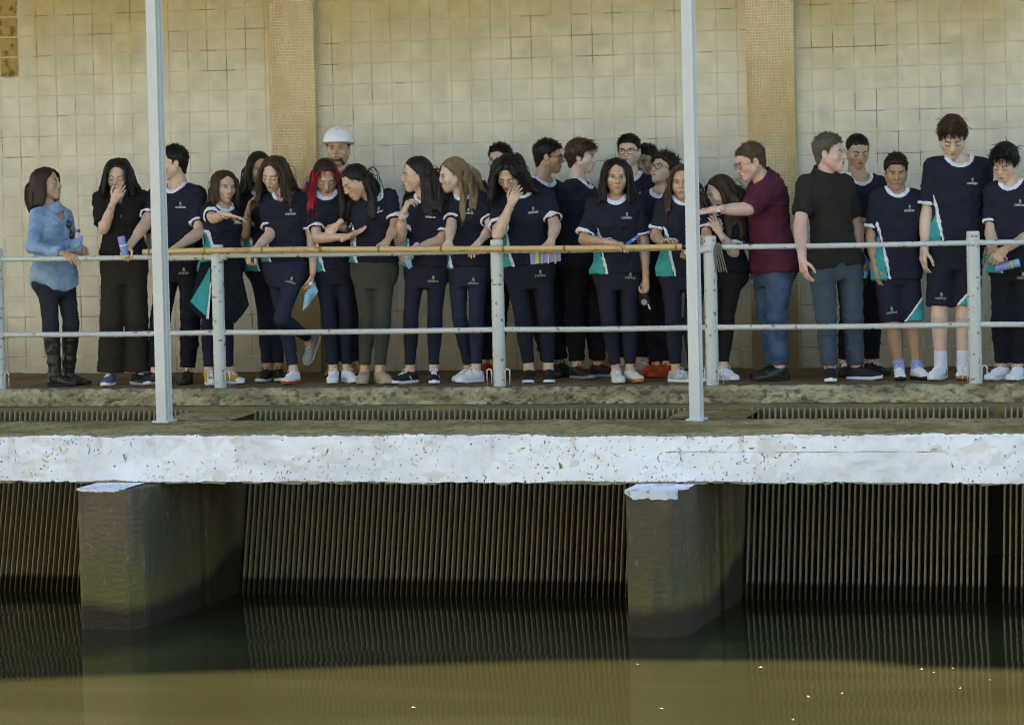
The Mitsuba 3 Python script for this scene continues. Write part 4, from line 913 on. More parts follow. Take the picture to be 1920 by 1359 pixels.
    # --- shoes, socks, boots
    for i in (0, 1):
        so = k['shoes'][min(i, len(k['shoes']) - 1)]; ty, tp = k['toe'][i][:2] if isinstance(k['toe'][i], tuple) else (k['toe'][i], 0)
        ty, tp = math.radians(ty), math.radians(tp); x = (math.cos(ty) * TOCAM + math.sin(ty) * RIGHT_H); xx = x * math.cos(tp) - UP * math.sin(tp); zz = UP * math.cos(tp) + x * math.sin(tp)
        yy = np.cross(zz, xx); sc = k.get('shoe', .95 * S)
        base = an[i] - zz * .088 * S if k.get('lift', (0, 0))[i] else np.array([an[i][0], an[i][1], .002])
        for nm, m in shoe(so['style']).items():
            v = np.asarray(m.vertices) * sc; fc = m.faces
            if i == 1: v = v * (1, -1, 1); fc = np.asarray(fc)[:, ::-1]
            A(('shoe%d' % i) + ('' if nm == 'upper' else '__' + nm), trimesh.Trimesh(v @ np.stack([xx, yy, zz], 1).T + base, fc, process=False), so.get(nm, {'upper': 'm_white', 'sole': 'm_white', 'laces': 'm_white', 'toe_cap': 'm_white'}[nm]), True)
        stp = so.get('stripe')
        if stp:
            t0 = shoe(so['style'])['upper']; h_ = Sdf()
            for sg in (-1, 1):
                for x0 in stp[1]:
                    P_ = np.array([(x0 + .02 * u_, sg * .08, .030 + .030 * u_ * stp[2]) for u_ in np.linspace(0, 1, 6)]); tv = np.asarray(t0.vertices)
                    for a_i in range(6):
                        nr_ = tv[np.argmin((tv[:, 0] - P_[a_i, 0]) ** 2 + (tv[:, 2] - P_[a_i, 2]) ** 2 + 1e-3 * (tv[:, 1] - sg * .05) ** 2)]; P_[a_i, 1] = nr_[1] * 1.01
                    A(('shoe%d' % i) + '__stripe', trimesh.Trimesh((np.asarray(tube(P_, .0042, 5).vertices) * sc) @ np.stack([xx, yy, zz], 1).T + base, tube(P_, .0042, 5).faces, process=False), stp[0])
        if k.get('socks'):
            d = unit(kn[i] - an[i]); z = Sdf(); z.cap(an[i] - d * .02, an[i] + d * k['socks'][1], .040 * S, .042 * S); z.plane(an[i] + d * k['socks'][1], d); A('sock', z.mesh(.006), k['socks'][0])
        if k.get('boots'):
            d = unit(kn[i] - an[i]); z = Sdf(); z.cap(an[i] - d * .03, an[i] + d * .10, .047 * S, .050 * S, .02); z.cap(an[i] + d * .10, kn[i] - d * .06, .050 * S, .066 * S, .02); z.plane(kn[i] - d * .07, d); A('boot_shaft', wrinkle(z.mesh(.007), .008, (14, 14, 22), seed + i), 'm_leather')
    # --- hair
    info = dict(M=M, hc=hc, hs=hs, cloth=s, frames=frames, sh=sh, el=el, wr=wr, an=an, kn=kn, hip=hip, f=f, Rt=Rt, ax=ax, P0=P0, P1=P1, lat1=lt1, fr1=fr1, Ltor=Ltor, C=C, Pm=Pm, legs=q, H=H, nh=nh, nb=nb, D0=D0)
    hr = k['hair']
    if hr:
        cap_t = dict(buzz=.003, short=.009, spiky=.006, combed=.006, curly=.018, floppy=.018, fringe=.018, long=.007).get(hr[0], .008)
        hm = trimesh.util.concatenate([H(hair_cap(cap_t, hr[2].get('low', 0.0) if len(hr) > 2 and hr[0] != 'long' else .002 if hr[0] == 'long' else 0, seed))])
        opts = dict(hr[2]) if len(hr) > 2 else {}; opts.pop('low', None); second = opts.pop('second', None)
        if hr[0] == 'long':
            st_ = hair_long(info, r, **opts)
            A('hair', cat([hm, st_[0]]), hr[1])
            if len(st_) > 1: A('dyed_hair', st_[1], second, True, 'bright red dyed strands')
        else: A('hair', cat([hm, H(hair_short(info, hr[0], r))]), hr[1])
    # --- glasses
    if k.get('glasses'):
        mat, th_ = k['glasses']; rims, lens = [], []
        a = np.linspace(0, 2 * np.pi, 21)
        for x in (-1, 1):
            P_ = np.stack([x * .033 + .0245 * np.sign(np.cos(a)) * np.abs(np.cos(a)) ** .75, .101 - .25 * (np.maximum(x * (x * .033 + .0245 * np.cos(a)) - .03, 0)), -.001 + .0195 * np.sign(np.sin(a)) * np.abs(np.sin(a)) ** .75], 1)
            rims.append(tube(P_, th_, 5)); v = np.vstack([P_[:-1].mean(0), P_[:-1]]); lens.append(trimesh.Trimesh(v, [(0, j + 1, (j + 1) % 20 + 1) for j in range(20)], process=False))
            rims.append(tube([(x * .0575, .096, .006), (x * .070, .070, .006), (x * .080, .02, .005), (x * .082, -.012, .004), (x * .080, -.022, -.010)], th_ * .85, 5))
        rims.append(tube([(-.010, .101, .004), (0, .105, .006), (.010, .101, .004)], th_, 5))
        A('glasses', H(cat(rims)), mat, True); A('glasses__lens', H(lens[0]), 'm_clear', False); A('glasses__lens', H(lens[1]), 'm_clear', False)
    # --- emblem and lettering on the uniform
    def print_on(sdf, P, right, up, scale):
        tm, em, bar = LOGO; res = []
        for m in (tm, em, bar):
            v = np.asarray(m.vertices) * scale; W_ = P + v[:, :1] * right + v[:, 1:2] * up; nrm = unit(np.cross(right, up)); W_ = W_ + nrm * .06
            for _ in range(14): W_ = W_ - nrm * np.clip(sdf.at(W_) - .004 - amp * .35, -.03, .03)[:, None] * .8
            W_ = W_ + nrm * v[:, 2:3]; res.append(trimesh.Trimesh(W_, m.faces, process=False))
        return res
    if style == 'tee' and top.get('logo', True):
        P = P0 + ax * Ltor * .735 + fr1 * .03 - lt1 * .078 * S
        for m, nm, mt in zip(print_on(s, P, -lt1, ax, .88), ('lettering', 'emblem', 'emblem_base'), ('c_white', 'm_emblem_green', 'm_emblem_tan')): A('chest_' + nm, m, mt, False, 'small CANOAS lettering on the chest' if nm == 'lettering' else None)
    if lg.get('logo'):
        i, t0 = lg['logo']; P = hip[i] + t0 * (kn[i] - hip[i]) - dv * (1 - t0) + f * .02 + Rt * (.0 if i else 0); up_ = unit(hip[i] - kn[i]); rt_ = unit(np.cross(up_, f))
        for m, nm, mt in zip(print_on(q, P, -rt_ if rt_ @ Rt > 0 else rt_, up_, .90), ('lettering', 'emblem', 'emblem_base'), ('m_greyshoe', 'm_emblem_green', 'm_emblem_tan')): A('leg_' + nm, m, mt, False, 'small CANOAS lettering on the thigh' if nm == 'lettering' else None)
    for fn_ in k.get('extra', ()): fn_(info, A)
    return out, info
def _logo():
    t = meshkit.text_mesh('CANOAS', .0135, .0012, True); v = np.asarray(t.vertices); v[:, 0] += v[:, 1] * .22; v[:, 0] -= v[:, 0].mean()
    t = trimesh.Trimesh(v * (1, 1, 1), t.faces, process=False)
    a = np.linspace(0, 2 * np.pi, 9)[:-1]
    e = trimesh.Trimesh(np.vstack([[[0, .037, .002]], np.stack([.008 * np.cos(a), .037 + .0125 * np.sin(a), 0 * a + .001], 1)]), [(0, i + 1, (i + 1) % 8 + 1) for i in range(8)], process=False)
    b = box((-.014, .0185, 0), (.014, .0235, .0012))
    return t, e, b
LOGO = _logo()
def finish(k, out, info):
    if k.get('person', True):
        key = thing('person', k['label'], 'person', k.get('group'))
    seen = {}
    for name, mesh, mat, smooth, label in out:
        if name == '': put(key, mesh, mat, smooth); continue
        head, _, tail = name.partition('__')
        if head in ('shoe0', 'shoe1'):
            if head not in seen:
                seen[head] = numbered(key + '__shoe')
            if not tail: put(seen[head], mesh, mat, smooth)
            else: part(seen[head], tail, mesh, mat, smooth, label)
        elif tail:
            part(seen[head], tail, mesh, mat, smooth, label)
        else: seen[head] = part(key, head, mesh, mat, smooth, label)
    return key
# bands, watches and other small things worn
def band(i, mat, name='bracelet', t=.93, w=.006, th=.003):
    def fn(info, A):
        e, q = info['el'][i], info['wr'][i]; d = unit(q - e); c = e + t * (q - e); rr = .0285 * (1 if True else 1)
        a = np.linspace(0, 2 * np.pi, 19); u = unit(np.cross(d, UP)); v = np.cross(d, u)
        P = c + rr * (np.cos(a)[:, None] * u + np.sin(a)[:, None] * v); A(name, tube(P, w * .5, 6), mat)
    return fn
def watch(i, band_mat, face_mat, t=.92):
    def fn(info, A):
        e, q = info['el'][i], info['wr'][i]; d = unit(q - e); c = e + t * (q - e); a = np.linspace(0, 2 * np.pi, 19); u = unit(np.cross(d, UP)); v = np.cross(d, u); rr = .030
        A('wristwatch', cat([tube(c + d * o + rr * (np.cos(a)[:, None] * u + np.sin(a)[:, None] * v), .0045, 6) for o in (-.007, 0, .007)]), band_mat)
        n = unit(TOCAM - d * (TOCAM @ d)); s_ = np.cross(d, n); m = box((-.016, -.017, 0), (.016, .017, .008), .003); A('wristwatch__face', trimesh.Trimesh(np.asarray(m.vertices) @ np.stack([d, s_, n], 1).T + c + n * .029, m.faces, process=False), face_mat, False)
    return fn
# ---- who stands where. Joints are (pixel x, pixel y[, metres farther than the person's own depth]); 'r' puts a joint at the railing
W_, Kt = 'c_white', 'tee'
def tee(**k): return {'style': 'tee', **k}
def sh(style, **k): return {'style': style, **k}
UPC, FWD, DN = (0, .3, 1), (0, 0, 1), (0, -1, .2)
person(id=1, label='woman in a blue denim shirt and tall dark boots, leftmost, hand over the rail', y0=.28, S=.91, hs=.97, skin='s_tan', brow='h_brown', mouth=.8, lip='m_lips',
       head=(89, 346, 72, -8, 0), by=48, sh=[(66, 398), (124, 398)], el=[(60, 462), (126, 452)], wr=[(124, 478, 'r', .02), (139, 470, -.12)], hand=[('drape', (151, 488, 'r', -.09), (-.1, -.5, -.6)), ('fist', (152, 468), (-.4, 0, -1))],
       hip=[(88, 530), (120, 530)], kn=[(95, 606), (134, 606)], an=[(103, 690), (128, 690)], toe=[68, 72], bust=.9, fat=.004,
       top=dict(style='shirt', mat='c_denim', sleeve=1.80, sr=(.053, .050), ease=.018, hem=-.035, wave=1, neck=(.064, .15), nh=.15, amp=.014, freq=(17, 17, 22)), legs=sh('slim', mat='c_darkjean'), shoes=[dict(style='boot', upper='m_leather', sole='m_rubber')], boots=1,
       hair=('long', 'h_auburn', dict(length=.245, n=620, off=.012, fuzz=.02, volume=.008, tuck=(1, .022))), extra=[band(0, 'm_gold', 'bracelet', .97)])
person(id=2, label='woman all in black with wide trousers, covering her nose with her hand', y0=.33, S=.94, skin='s_light', head=(221, 331, -4, 12, 4), by=5, closed=1,
       sh=[(183, 367), (273, 367)], el=[(194, 430, -.12), (284, 446, .12)], wr=[(213, 378, -.22), (268, 500, .16)], hand=[('cup', (236, 338), (.1, .2, -1)), None],
       hip=[(213, 512), (253, 512)], kn=[(209, 598), (256, 598)], an=[(207, 700), (257, 692)], toe=[-10, 35], top=dict(style='plain', mat='c_black', sleeve=.80, sr=(.066, .072), neck=(.060, .11), vneck=1, hem=.10, ease=.016), legs=sh('wide', mat='c_softblack'),
       shoes=[dict(style='sneaker', upper='m_canvas', sole='m_white', toe_cap='m_white'), dict(style='sneaker', upper='m_leather', sole='m_white')], hair=('long', 'h_black', dict(length=.31, n=430, wave=.35, volume=.020, fuzz=.25)))
person(id=3, label='boy in navy uniform looking left, half hidden by the left steel post', y0=.42, S=.97, male=1, skin='s_light', head=(325, 306, -76, 4, 0), by=-18,
       sh=[(288, 356), (377, 357)], el=[(274, 418), (374, 436)], wr=[(243, 461, 'r', .05), (331, 464, 'r', .08)], hand=[('grip', (229, 477, 'r', -.02), (.7, -.5, -.4)), ('drape', (314, 474, 'r', .0), (0, -1, .1))],
       hip=[(318, 503), (356, 503)], kn=[(300, 598), (357, 598)], an=[(290, 700, -.05), (351, 692)], toe=[-62, -8], top=tee(hem=.03, logo=True), legs=sh('joggers', mat='c_darknavy', logo=(1, .12)), shoes=[dict(style='sneaker', upper='m_leather', sole='m_greysole', laces='m_rubber'), dict(style='sneaker', upper='m_leather', sole='m_rubber', laces='m_rubber')], hair=('short', 'h_black'))
def jacket(info, A):
    """A jacket tied round the waist: two hanging flaps, one with its teal side out."""
    D = info['D0'] - .13
    def flap(pts, dd, mat, name, thick=.010):
        P = np.array([atd(x, y, D + d_) for (x, y), d_ in zip(pts, dd)]); n = len(P); c = P.mean(0)
        from scipy.spatial import Delaunay
        q = np.array(pts, float); t = Delaunay(q).simplices
        V = P; F_ = t; nrm = np.cross(V[F_[:, 1]] - V[F_[:, 0]], V[F_[:, 2]] - V[F_[:, 0]]); F_ = np.where((nrm @ TOCAM > 0)[:, None], F_, F_[:, ::-1])
        m = trimesh.Trimesh(np.vstack([V, V - TOCAM * thick]), np.vstack([F_, F_[:, ::-1] + n]), process=True)
        m2 = trimesh.Trimesh(V, F_, process=True)
        for _ in range(3): m2 = m2.subdivide()
        v = np.asarray(m2.vertices); m2 = trimesh.Trimesh(v + TOCAM * (.016 * (meshkit.fbm(v * (14, 14, 7), 3, 4) - .5))[:, None], m2.faces, process=False)
        v = np.asarray(m2.vertices); m3 = trimesh.Trimesh(np.vstack([v, v - TOCAM * thick]), np.vstack([m2.faces, np.asarray(m2.faces)[:, ::-1] + len(v)]), process=False)
        A(name, m3, mat)
    flap([(376, 492), (398, 488), (397, 520), (394, 560), (391, 606), (371, 592), (352, 572), (362, 540)], [0, -.03, -.05, -.06, -.05, -.05, -.03, -.01], 'c_darknavy', 'tied_jacket')
    flap([(394, 500), (394, 540), (391, 596), (374, 582), (357, 565), (376, 532)], [-.045, -.062, -.066, -.060, -.050, -.040], 'c_teal', 'tied_jacket__teal_side', .006)
    flap([(394, 530), (396, 530), (391.5, 598), (387, 597)], [-.070, -.070, -.078, -.078], 'c_white', 'tied_jacket__piping', .004)
    flap([(398, 488), (448, 490), (452, 520), (459, 546), (467, 572), (455, 590), (441, 606), (420, 596), (398, 590)], [-.03, 0, 0, .02, .03, .02, -.02, -.04, -.05], 'c_darknavy', 'tied_jacket_flap')
person(id=4, label='girl with a jacket tied round her waist, pointing right with an outstretched arm', y0=.38, S=.89, hs=.95, skin='s_light', brow='h_brown', mouth=2.2, head=(420, 351, 30, 4, 3), by=22,
       sh=[(387, 392), (443, 392)], el=[(400, 410, -.20), (449, 447, .08)], wr=[(425, 402, -.38), (447, 492, .08)], hand=[('reach', (449, 409), (.1, -.9, .2)), None], hip=[(399, 508), (433, 508)], kn=[(391, 606), (424, 606)], an=[(391, 692), (428, 690)], toe=[14, 42],
       top=tee(hem=.0, sleeve=.55, sr=(.056, .062), logo=True), legs=sh('tights', mat='c_navy', waist=.5), shoes=[dict(style='hightop', upper='m_mustard', sole='m_white')], hair=('long', 'h_brown', dict(length=.25, n=420, part_x=.01, off=.012, fuzz=.06)), extra=[band(0, 'm_offwhite', 'wristband', .97), jacket])
person(id=5, label='girl with a black wristband behind the others, hand raised beside her chin', y0=.62, S=.94, skin='s_brown', lip='m_lips_brown', head=(486, 319, 18, 6, 0), by=8,
       sh=[(461, 364), (517, 366)], el=[(459, 440, -.16), (520, 440, .05)], wr=[(465, 397, -.26), (518, 490, .05)], hand=[('relax', (476, 363), (.9, 0, .3)), None], hip=[(486, 505), (515, 505)], kn=[(497, 595), (519, 595)], an=[(500, 686), (522, 686)], toe=[-18, 10],
       top=tee(hem=-.005), legs=sh('tights', mat='c_navy'), shoes=[dict(style='sneaker', upper='m_leather', sole='m_offwhite', laces='m_rubber')], hair=('long', 'h_black', dict(length=.34, n=430, wave=.12, off=.014, fuzz=.1)), extra=[band(0, 'm_rubber', 'wristband', .90)])
person(id=6, label='girl with long wavy brown hair, looking down, one foot raised behind her', y0=.30, S=.93, skin='s_light', brow='h_brown', head=(514, 327, -24, 20, 7), by=-8,
       sh=[(494, 372), (572, 370)], el=[(507, 440), (585, 446)], wr=[(476, 470, 'r', .06), (587, 506, -.10)], hand=[('grip', (461, 488, 'r', .0), (.4, -.8, -.3)), ('relax', (583, 536), (-.9, 0, .2))],
       hip=[(517, 510), (556, 510)], kn=[(533, 600, .06), (527, 598, -.14)], an=[(551, 690, .04), (581, 634, .30)], lift=(0, 1), toe=[-22, (-35, 58)], top=tee(hem=.075), legs=sh('tights', mat='c_navy2', logo=(1, .30), waist=.5), shoes=[dict(style='sneaker', upper='m_white', sole='m_orange'), dict(style='sneaker', upper='m_greyshoe', sole='m_white')],
       hair=('long', 'h_brown', dict(length=.40, n=520, wave=.28, off=.016, fuzz=.15, volume=.014)))
def helmet(info, A):
    s = Sdf(); s.ell((0, -.012, .058), (.102, .122, .104)); s.plane((0, 0, .045), (0, .06, -1)); shell_ = s.mesh(.005)
    b = Sdf(); b.ell((0, .004, .046), (.118, .146, .010)); A('helmet', info['H'](shell_), 'm_helmet'); A('helmet__brim', info['H'](b.mesh(.004)), 'm_helmet')
    A('helmet__ridge', info['H'](tube([(0, -.012 + .125 * math.cos(t), .058 + .1045 * math.sin(t)) for t in np.linspace(.6, 2.5, 14)], .009, 8)), 'm_helmet')
person(id=7, label='bearded man in a white safety helmet, standing behind the others', y0=1.15, S=1.0, male=1, hs=1.03, skin='s_tan', beard=1, lip='m_lips_brown', head=(634, 281, -6, -5, 0), by=10, fat=.02,
       sh=[(590, 334), (696, 336)], el=[(586, 412), (702, 420)], wr=[(578, 378, -.28), (700, 486, 0)], hand=[('grip', (574, 364), (.5, 0, .5)), None], hip=[(622, 492), (664, 492)], kn=[(622, 590), (660, 590)], an=[(626, 690), (658, 690)], toe=[-10, 15], top=dict(style='polo', mat='c_pinkish', sleeve=.8, sr=(.062, .068)), legs=sh('jeans', mat='c_darkjean'), shoes=[dict(style='dress', upper='m_gum', sole='m_rubber')], hair=('buzz', 'h_black'), extra=[helmet])
person(id=8, label='girl with bright red hair in navy uniform, looking down, forearms crossed', y0=.42, S=.92, skin='s_light', lip='m_lips_red', head=(611, 333, 8, 30, -2), by=4,
       sh=[(583, 370), (644, 370)], el=[(594, 446, -.16), (652, 428, -.06)], wr=[(652, 444, -.28), (631, 423, -.24)], hand=[('flat', (687, 428), (0, .9, .4)), ('drape', (614, 440), (-.2, -.6, -.8))], hip=[(608, 506), (644, 506)], kn=[(617, 600), (651, 600)], an=[(625, 690), (650, 686)], toe=[-3, 26],
       top=tee(hem=-.005, logo=False), legs=sh('tights', mat='c_navy'), shoes=[dict(style='chunky', upper='m_white', sole='m_white'), dict(style='sneaker', upper='m_white', sole='m_white')],
       hair=('long', 'h_auburn', dict(length=.43, n=560, wave=.16, off=.012, fuzz=.05, volume=.008, bangs=.45, second='h_red', sel=lambda q, r: (r.uniform(size=len(q)) < np.where(q[:, 2] > .098, .12, .72))))) 
person(id=9, label='girl in grey green leggings and beige clogs, leaning towards the red haired girl', y0=.30, S=.94, skin='s_tan', lip='m_lips_red', mouth=1.6, closed=1, head=(667, 342, -56, 28, -14), by=-16, hd=-.10,
       sh=[(669, 384, .02), (735, 361)], el=[(668, 440, .02), (742, 424)], wr=[(664, 486, .02), (726, 452, 'r', .08)], hand=[None, ('grip', (711, 473, 'r', -.02), (-.2, -.8, -.4))], hip=[(680, 508), (721, 508)], kn=[(688, 594), (718, 594)], an=[(683, 694), (712, 694)], toe=[-8, 24],
       top=tee(hem=.06), legs=sh('tights', mat='c_greygreen', w=1.06), shoes=[dict(style='clog', upper='m_beige', sole='m_beige')], hair=('long', 'h_black', dict(length=.42, n=520, wave=.06, off=.008, fuzz=.02, tuck=(-1, -.012), keep=.050)), extra=[])
person(id=10, label='dark haired girl with thin glasses and a wristwatch, looking left, hand at her chin', y0=.34, S=.92, skin='s_light', head=(781, 328, -78, 4, 0), by=-14, glasses=('m_silver', .0013),
       sh=[(768, 374), (833, 378)], el=[(750, 447, -.10), (829, 450)], wr=[(757, 398, -.24), (774, 468, -.16)], hand=[('pinch', (770, 366), (.9, -.1, -.3)), ('relax', (757, 488), (.3, -.2, -1))], hip=[(779, 508), (820, 508)], kn=[(770, 594), (815, 594)], an=[(769, 694), (813, 694)], toe=[-46, 4],
       top=tee(hem=.03), legs=sh('tights', mat='c_navy', logo=(1, .26)), shoes=[dict(style='sneaker', upper='m_rubber', sole='m_white', stripe=('m_white', (.02,), 1))], hair=('long', 'h_dark', dict(length=.40, n=560, off=.011, fuzz=.03, tuck=(-1, -.016))), extra=[watch(0, 'm_silver', 'm_silver')])
person(id=11, label='girl with long straight light brown hair, looking left over the rail', y0=.38, S=.92, skin='s_fair', brow='h_blonde', mouth=1.2, head=(849, 329, -72, 8, 4), by=-20, closed=0,
       sh=[(846, 374), (907, 368)], el=[(846, 424), (922, 426)], wr=[(842, 452, 'r', .10), (899, 454, 'r', .09)], hand=[('grip', (830, 474, 'r', -.01), (-.1, -.9, .2)), ('drape', (884, 470, 'r', -.02), (-.1, -.9, .1))], hip=[(858, 508), (897, 508)], kn=[(861, 594), (893, 594)], an=[(880, 692, .12), (893, 694)], toe=[-40, -48],
       top=tee(hem=.03), legs=sh('tights', mat='c_navy2', logo=(1, .30)), shoes=[dict(style='sneaker', upper='m_white', sole='m_white')], hair=('long', 'h_blonde', dict(length=.44, n=600, off=.010, fuzz=.02, tuck=(-1, -.018))))
person(id=12, label='short haired boy in orange shoes, mostly hidden behind the curly haired girl covering her mouth', y0=1.15, S=.96, male=1, skin='s_light', head=(937, 301, -24, 0, 0), by=-10,
       sh=[(896, 349), (972, 349)], hip=[(909, 492), (946, 492)], kn=[(907, 592), (932, 592)], an=[(909, 690), (930, 690)], toe=[-12, 0], top=tee(), legs=sh('joggers', mat='c_darknavy'), shoes=[dict(style='sneaker', upper='m_orange', sole='m_orange', laces='m_orange')], hair=('short', 'h_black'))
person(id=13, label='girl with big curly black hair, elbow on the railing post, hand over her mouth', y0=.32, S=.96, fat=.010, limb=1.08, skin='s_light', lip='m_lips_red', head=(955, 327, -20, 36, 6), by=-6, hd=-.10, closed=1, bust=1.0,
       sh=[(930, 374), (1032, 363)], el=[(933, 440, -.27), (1041, 424)], wr=[(957, 385, -.30), (1034, 450, 'r', .09)], hand=[('cup', (976, 343), (.45, .2, -1)), ('grip', (1026, 478, 'r', -.03), (-.1, -.8, -.5))], hip=[(966, 508), (1016, 508)], kn=[(980, 594), (1023, 594)], an=[(992, 694), (1029, 696)], toe=[-6, 2],
       top=tee(hem=.04, sr=(.060, .066)), legs=sh('tights', mat='c_navy', logo=(1, .14)), shoes=[dict(style='slip', upper='m_rubber', sole='m_white')], hair=('long', 'h_black', dict(length=.36, n=620, wave=.38, volume=.034, off=.02, fuzz=.16, keep=.072, tuck=(-1, .03))), extra=[band(0, 'm_gold', 'bracelet', .92)])
person(id=14, label='boy with glasses and cropped hair, looking right behind the curly haired girl', y0=.95, S=.98, male=1, skin='s_tan', lip='m_lips_brown', head=(1029, 294, 84, 6, 0), by=30, glasses=('m_frame', .0018), sh=[(986, 344), (1046, 348)], hip=[(1003, 492), (1040, 492)], kn=[(1012, 592), (1042, 592)], an=[(1030, 692), (1050, 692)], toe=[20, 30],
       top=tee(), legs=sh('joggers', mat='c_darknavy'), shoes=[dict(style='sneaker', upper='m_leather', sole='m_rubber', laces='m_rubber')], hair=('short', 'h_black'))
person(id=15, label='boy with floppy brown hair standing sideways and looking right', y0=.78, S=.99, male=1, skin='s_fair', head=(1090, 294, 82, 4, 0), by=66, sh=[(1064, 346), (1101, 352)], el=[(1068, 436, 0), (1110, 438, .2)], wr=[(1106, 476, -.06), (1122, 480, .1)], hand=[('relax', (1128, 488), (0, .2, -1)), ('relax', (1136, 492), (0, .2, 1))],
       hip=[(1080, 504), (1098, 504)], kn=[(1078, 600), (1116, 600)], an=[(1082, 692), (1122, 690)], toe=[34, 56], top=tee(hem=.0, sleeve=.85, panel=0), legs=sh('joggers', mat='c_darknavy'), shoes=[dict(style='sneaker', upper='m_leather', sole='m_greysole', laces='m_orange')], hair=('floppy', 'h_brown'))
person(id=16, label='girl with round glasses facing the camera, resting a forearm on the bamboo pole', y0=.28, S=.90, hs=.98, skin='s_tan', head=(1156, 332, 1, 4, 0), by=0, glasses=('m_gold', .0013), bust=.7,
       sh=[(1108, 378), (1200, 378)], el=[(1094, 450, -.06), (1208, 452, .0)], wr=[(1146, 454, 'r', -.05), (1211, 524, -.06)], hand=[('drape', (1170, 458, 'r', -.08), (-.1, -1, -.1)), ('grip', (1208, 556), (-.7, 0, .7))], hip=[(1134, 512), (1181, 512)], kn=[(1141, 600), (1180, 600)], an=[(1155, 694), (1181, 694)], toe=[6, 26],
       top=tee(hem=.0, sr=(.058, .066), sleeve=.82), legs=sh('tights', mat='c_navy', logo=(1, .14), w=1.05), shoes=[dict(style='chunky', upper='m_offwhite', sole='m_offwhite', laces='m_offwhite'), dict(style='chunky', upper='m_offwhite', sole='m_gum', laces='m_offwhite')], hair=('long', 'h_black', dict(length=.36, n=540, wave=.26, volume=.016, off=.016, fuzz=.14)), extra=[band(0, 'm_silver', 'wristwatch', .93)])
person(id=17, label='tall boy with thick black glasses, standing behind the girl with round glasses', y0=1.15, S=.99, male=1, skin='s_fair', head=(1179, 284, -14, 0, 0), by=-6, glasses=('m_frame', .0026), sh=[(1142, 337), (1222, 337)], hip=[(1163, 490), (1203, 490)], kn=[(1165, 592), (1202, 592)], an=[(1168, 690), (1202, 688)], toe=[-10, 20],
       top=tee(), legs=sh('joggers', mat='c_darknavy'), shoes=[dict(style='sneaker', upper='m_greyshoe', sole='m_greyshoe')], hair=('short', 'h_black'))
person(id=18, label='dark haired boy of whom only the head shows, between two boys with glasses', y0=1.42, S=.93, male=1, skin='s_brown', lip='m_lips_brown', head=(1211, 304, -28, 6, 0), by=-10, sh=[(1180, 354), (1244, 354)], hip=[(1196, 492), (1228, 492)], kn=[(1198, 592), (1226, 592)], an=[(1200, 686), (1226, 686)], toe=[-10, 10], top=tee(), legs=sh('joggers', mat='c_darknavy'), shoes=[dict(style='sneaker', upper='m_leather', sole='m_rubber', laces='m_rubber')], hair=('short', 'h_black'))
person(id=19, label='boy with curly hair and glasses, chin raised, in orange red shoes', y0=.85, S=.93, male=1, skin='s_light', head=(1244, 319, -42, -16, 0), by=-14, glasses=('m_frame', .0024), sh=[(1207, 366), (1276, 366)], hip=[(1224, 498), (1262, 498)], kn=[(1228, 598), (1254, 598)], an=[(1231, 694), (1252, 694)], toe=[-58, -48], top=tee(), legs=sh('joggers', mat='c_darknavy'),
       shoes=[dict(style='sneaker', upper='m_orange', sole='m_orange', laces='m_orange')], hair=('curly', 'h_dark'))
person(id=20, label='girl with long wavy reddish brown hair, half hidden by the right steel post', y0=.30, S=.90, hs=.96, skin='s_tan', head=(1279, 342, -8, 2, 0), by=4, sh=[(1238, 380), (1322, 380)], el=[(1229, 443, -.02), (1326, 444)], wr=[(1243, 456, 'r', .06), (1300, 466, 'r', .09)], hand=[('relax', (1258, 446, 'r', .0), (-.2, -1, -.3)), ('grip', (1284, 480, 'r', -.02), (-.2, -.8, -.5))],
       hip=[(1258, 512), (1306, 512)], kn=[(1263, 602), (1297, 602)], an=[(1267, 694), (1300, 694)], toe=[48, 30], top=tee(hem=-.02), legs=sh('tights', mat='c_navy', w=1.08), shoes=[dict(style='sneaker', upper='m_greyshoe', sole='m_white', stripe=('m_white', (.025, .045, .065), 1))], hair=('long', 'h_wavy', dict(length=.42, n=500, wave=.26, off=.014, fuzz=.12)))
person(id=21, label='girl in dark clothes with long straight hair, bending left, hand at her mouth', y0=.48, S=.91, hs=.98, skin='s_fair', brow='h_brown', head=(1350, 363, -66, 14, -4), by=-34, sh=[(1328, 402), (1384, 402)], el=[(1327, 448, -.06), (1376, 474, -.12)], wr=[(1330, 490, -.08), (1349, 436, -.24)], hand=[None, ('cup', (1331, 402), (-.4, .1, -1))], hip=[(1343, 512), (1376, 512)], kn=[(1336, 600), (1362, 600)], an=[(1332, 692), (1356, 692)], toe=[-20, 30],
       top=tee(mat='c_darknavy', hem=.0), legs=sh('tights', mat='c_black'), shoes=[dict(style='sneaker', upper='m_white', sole='m_white')], hair=('long', 'h_brown', dict(length=.47, n=600, off=.012, fuzz=.03, tuck=(-1, .030))))
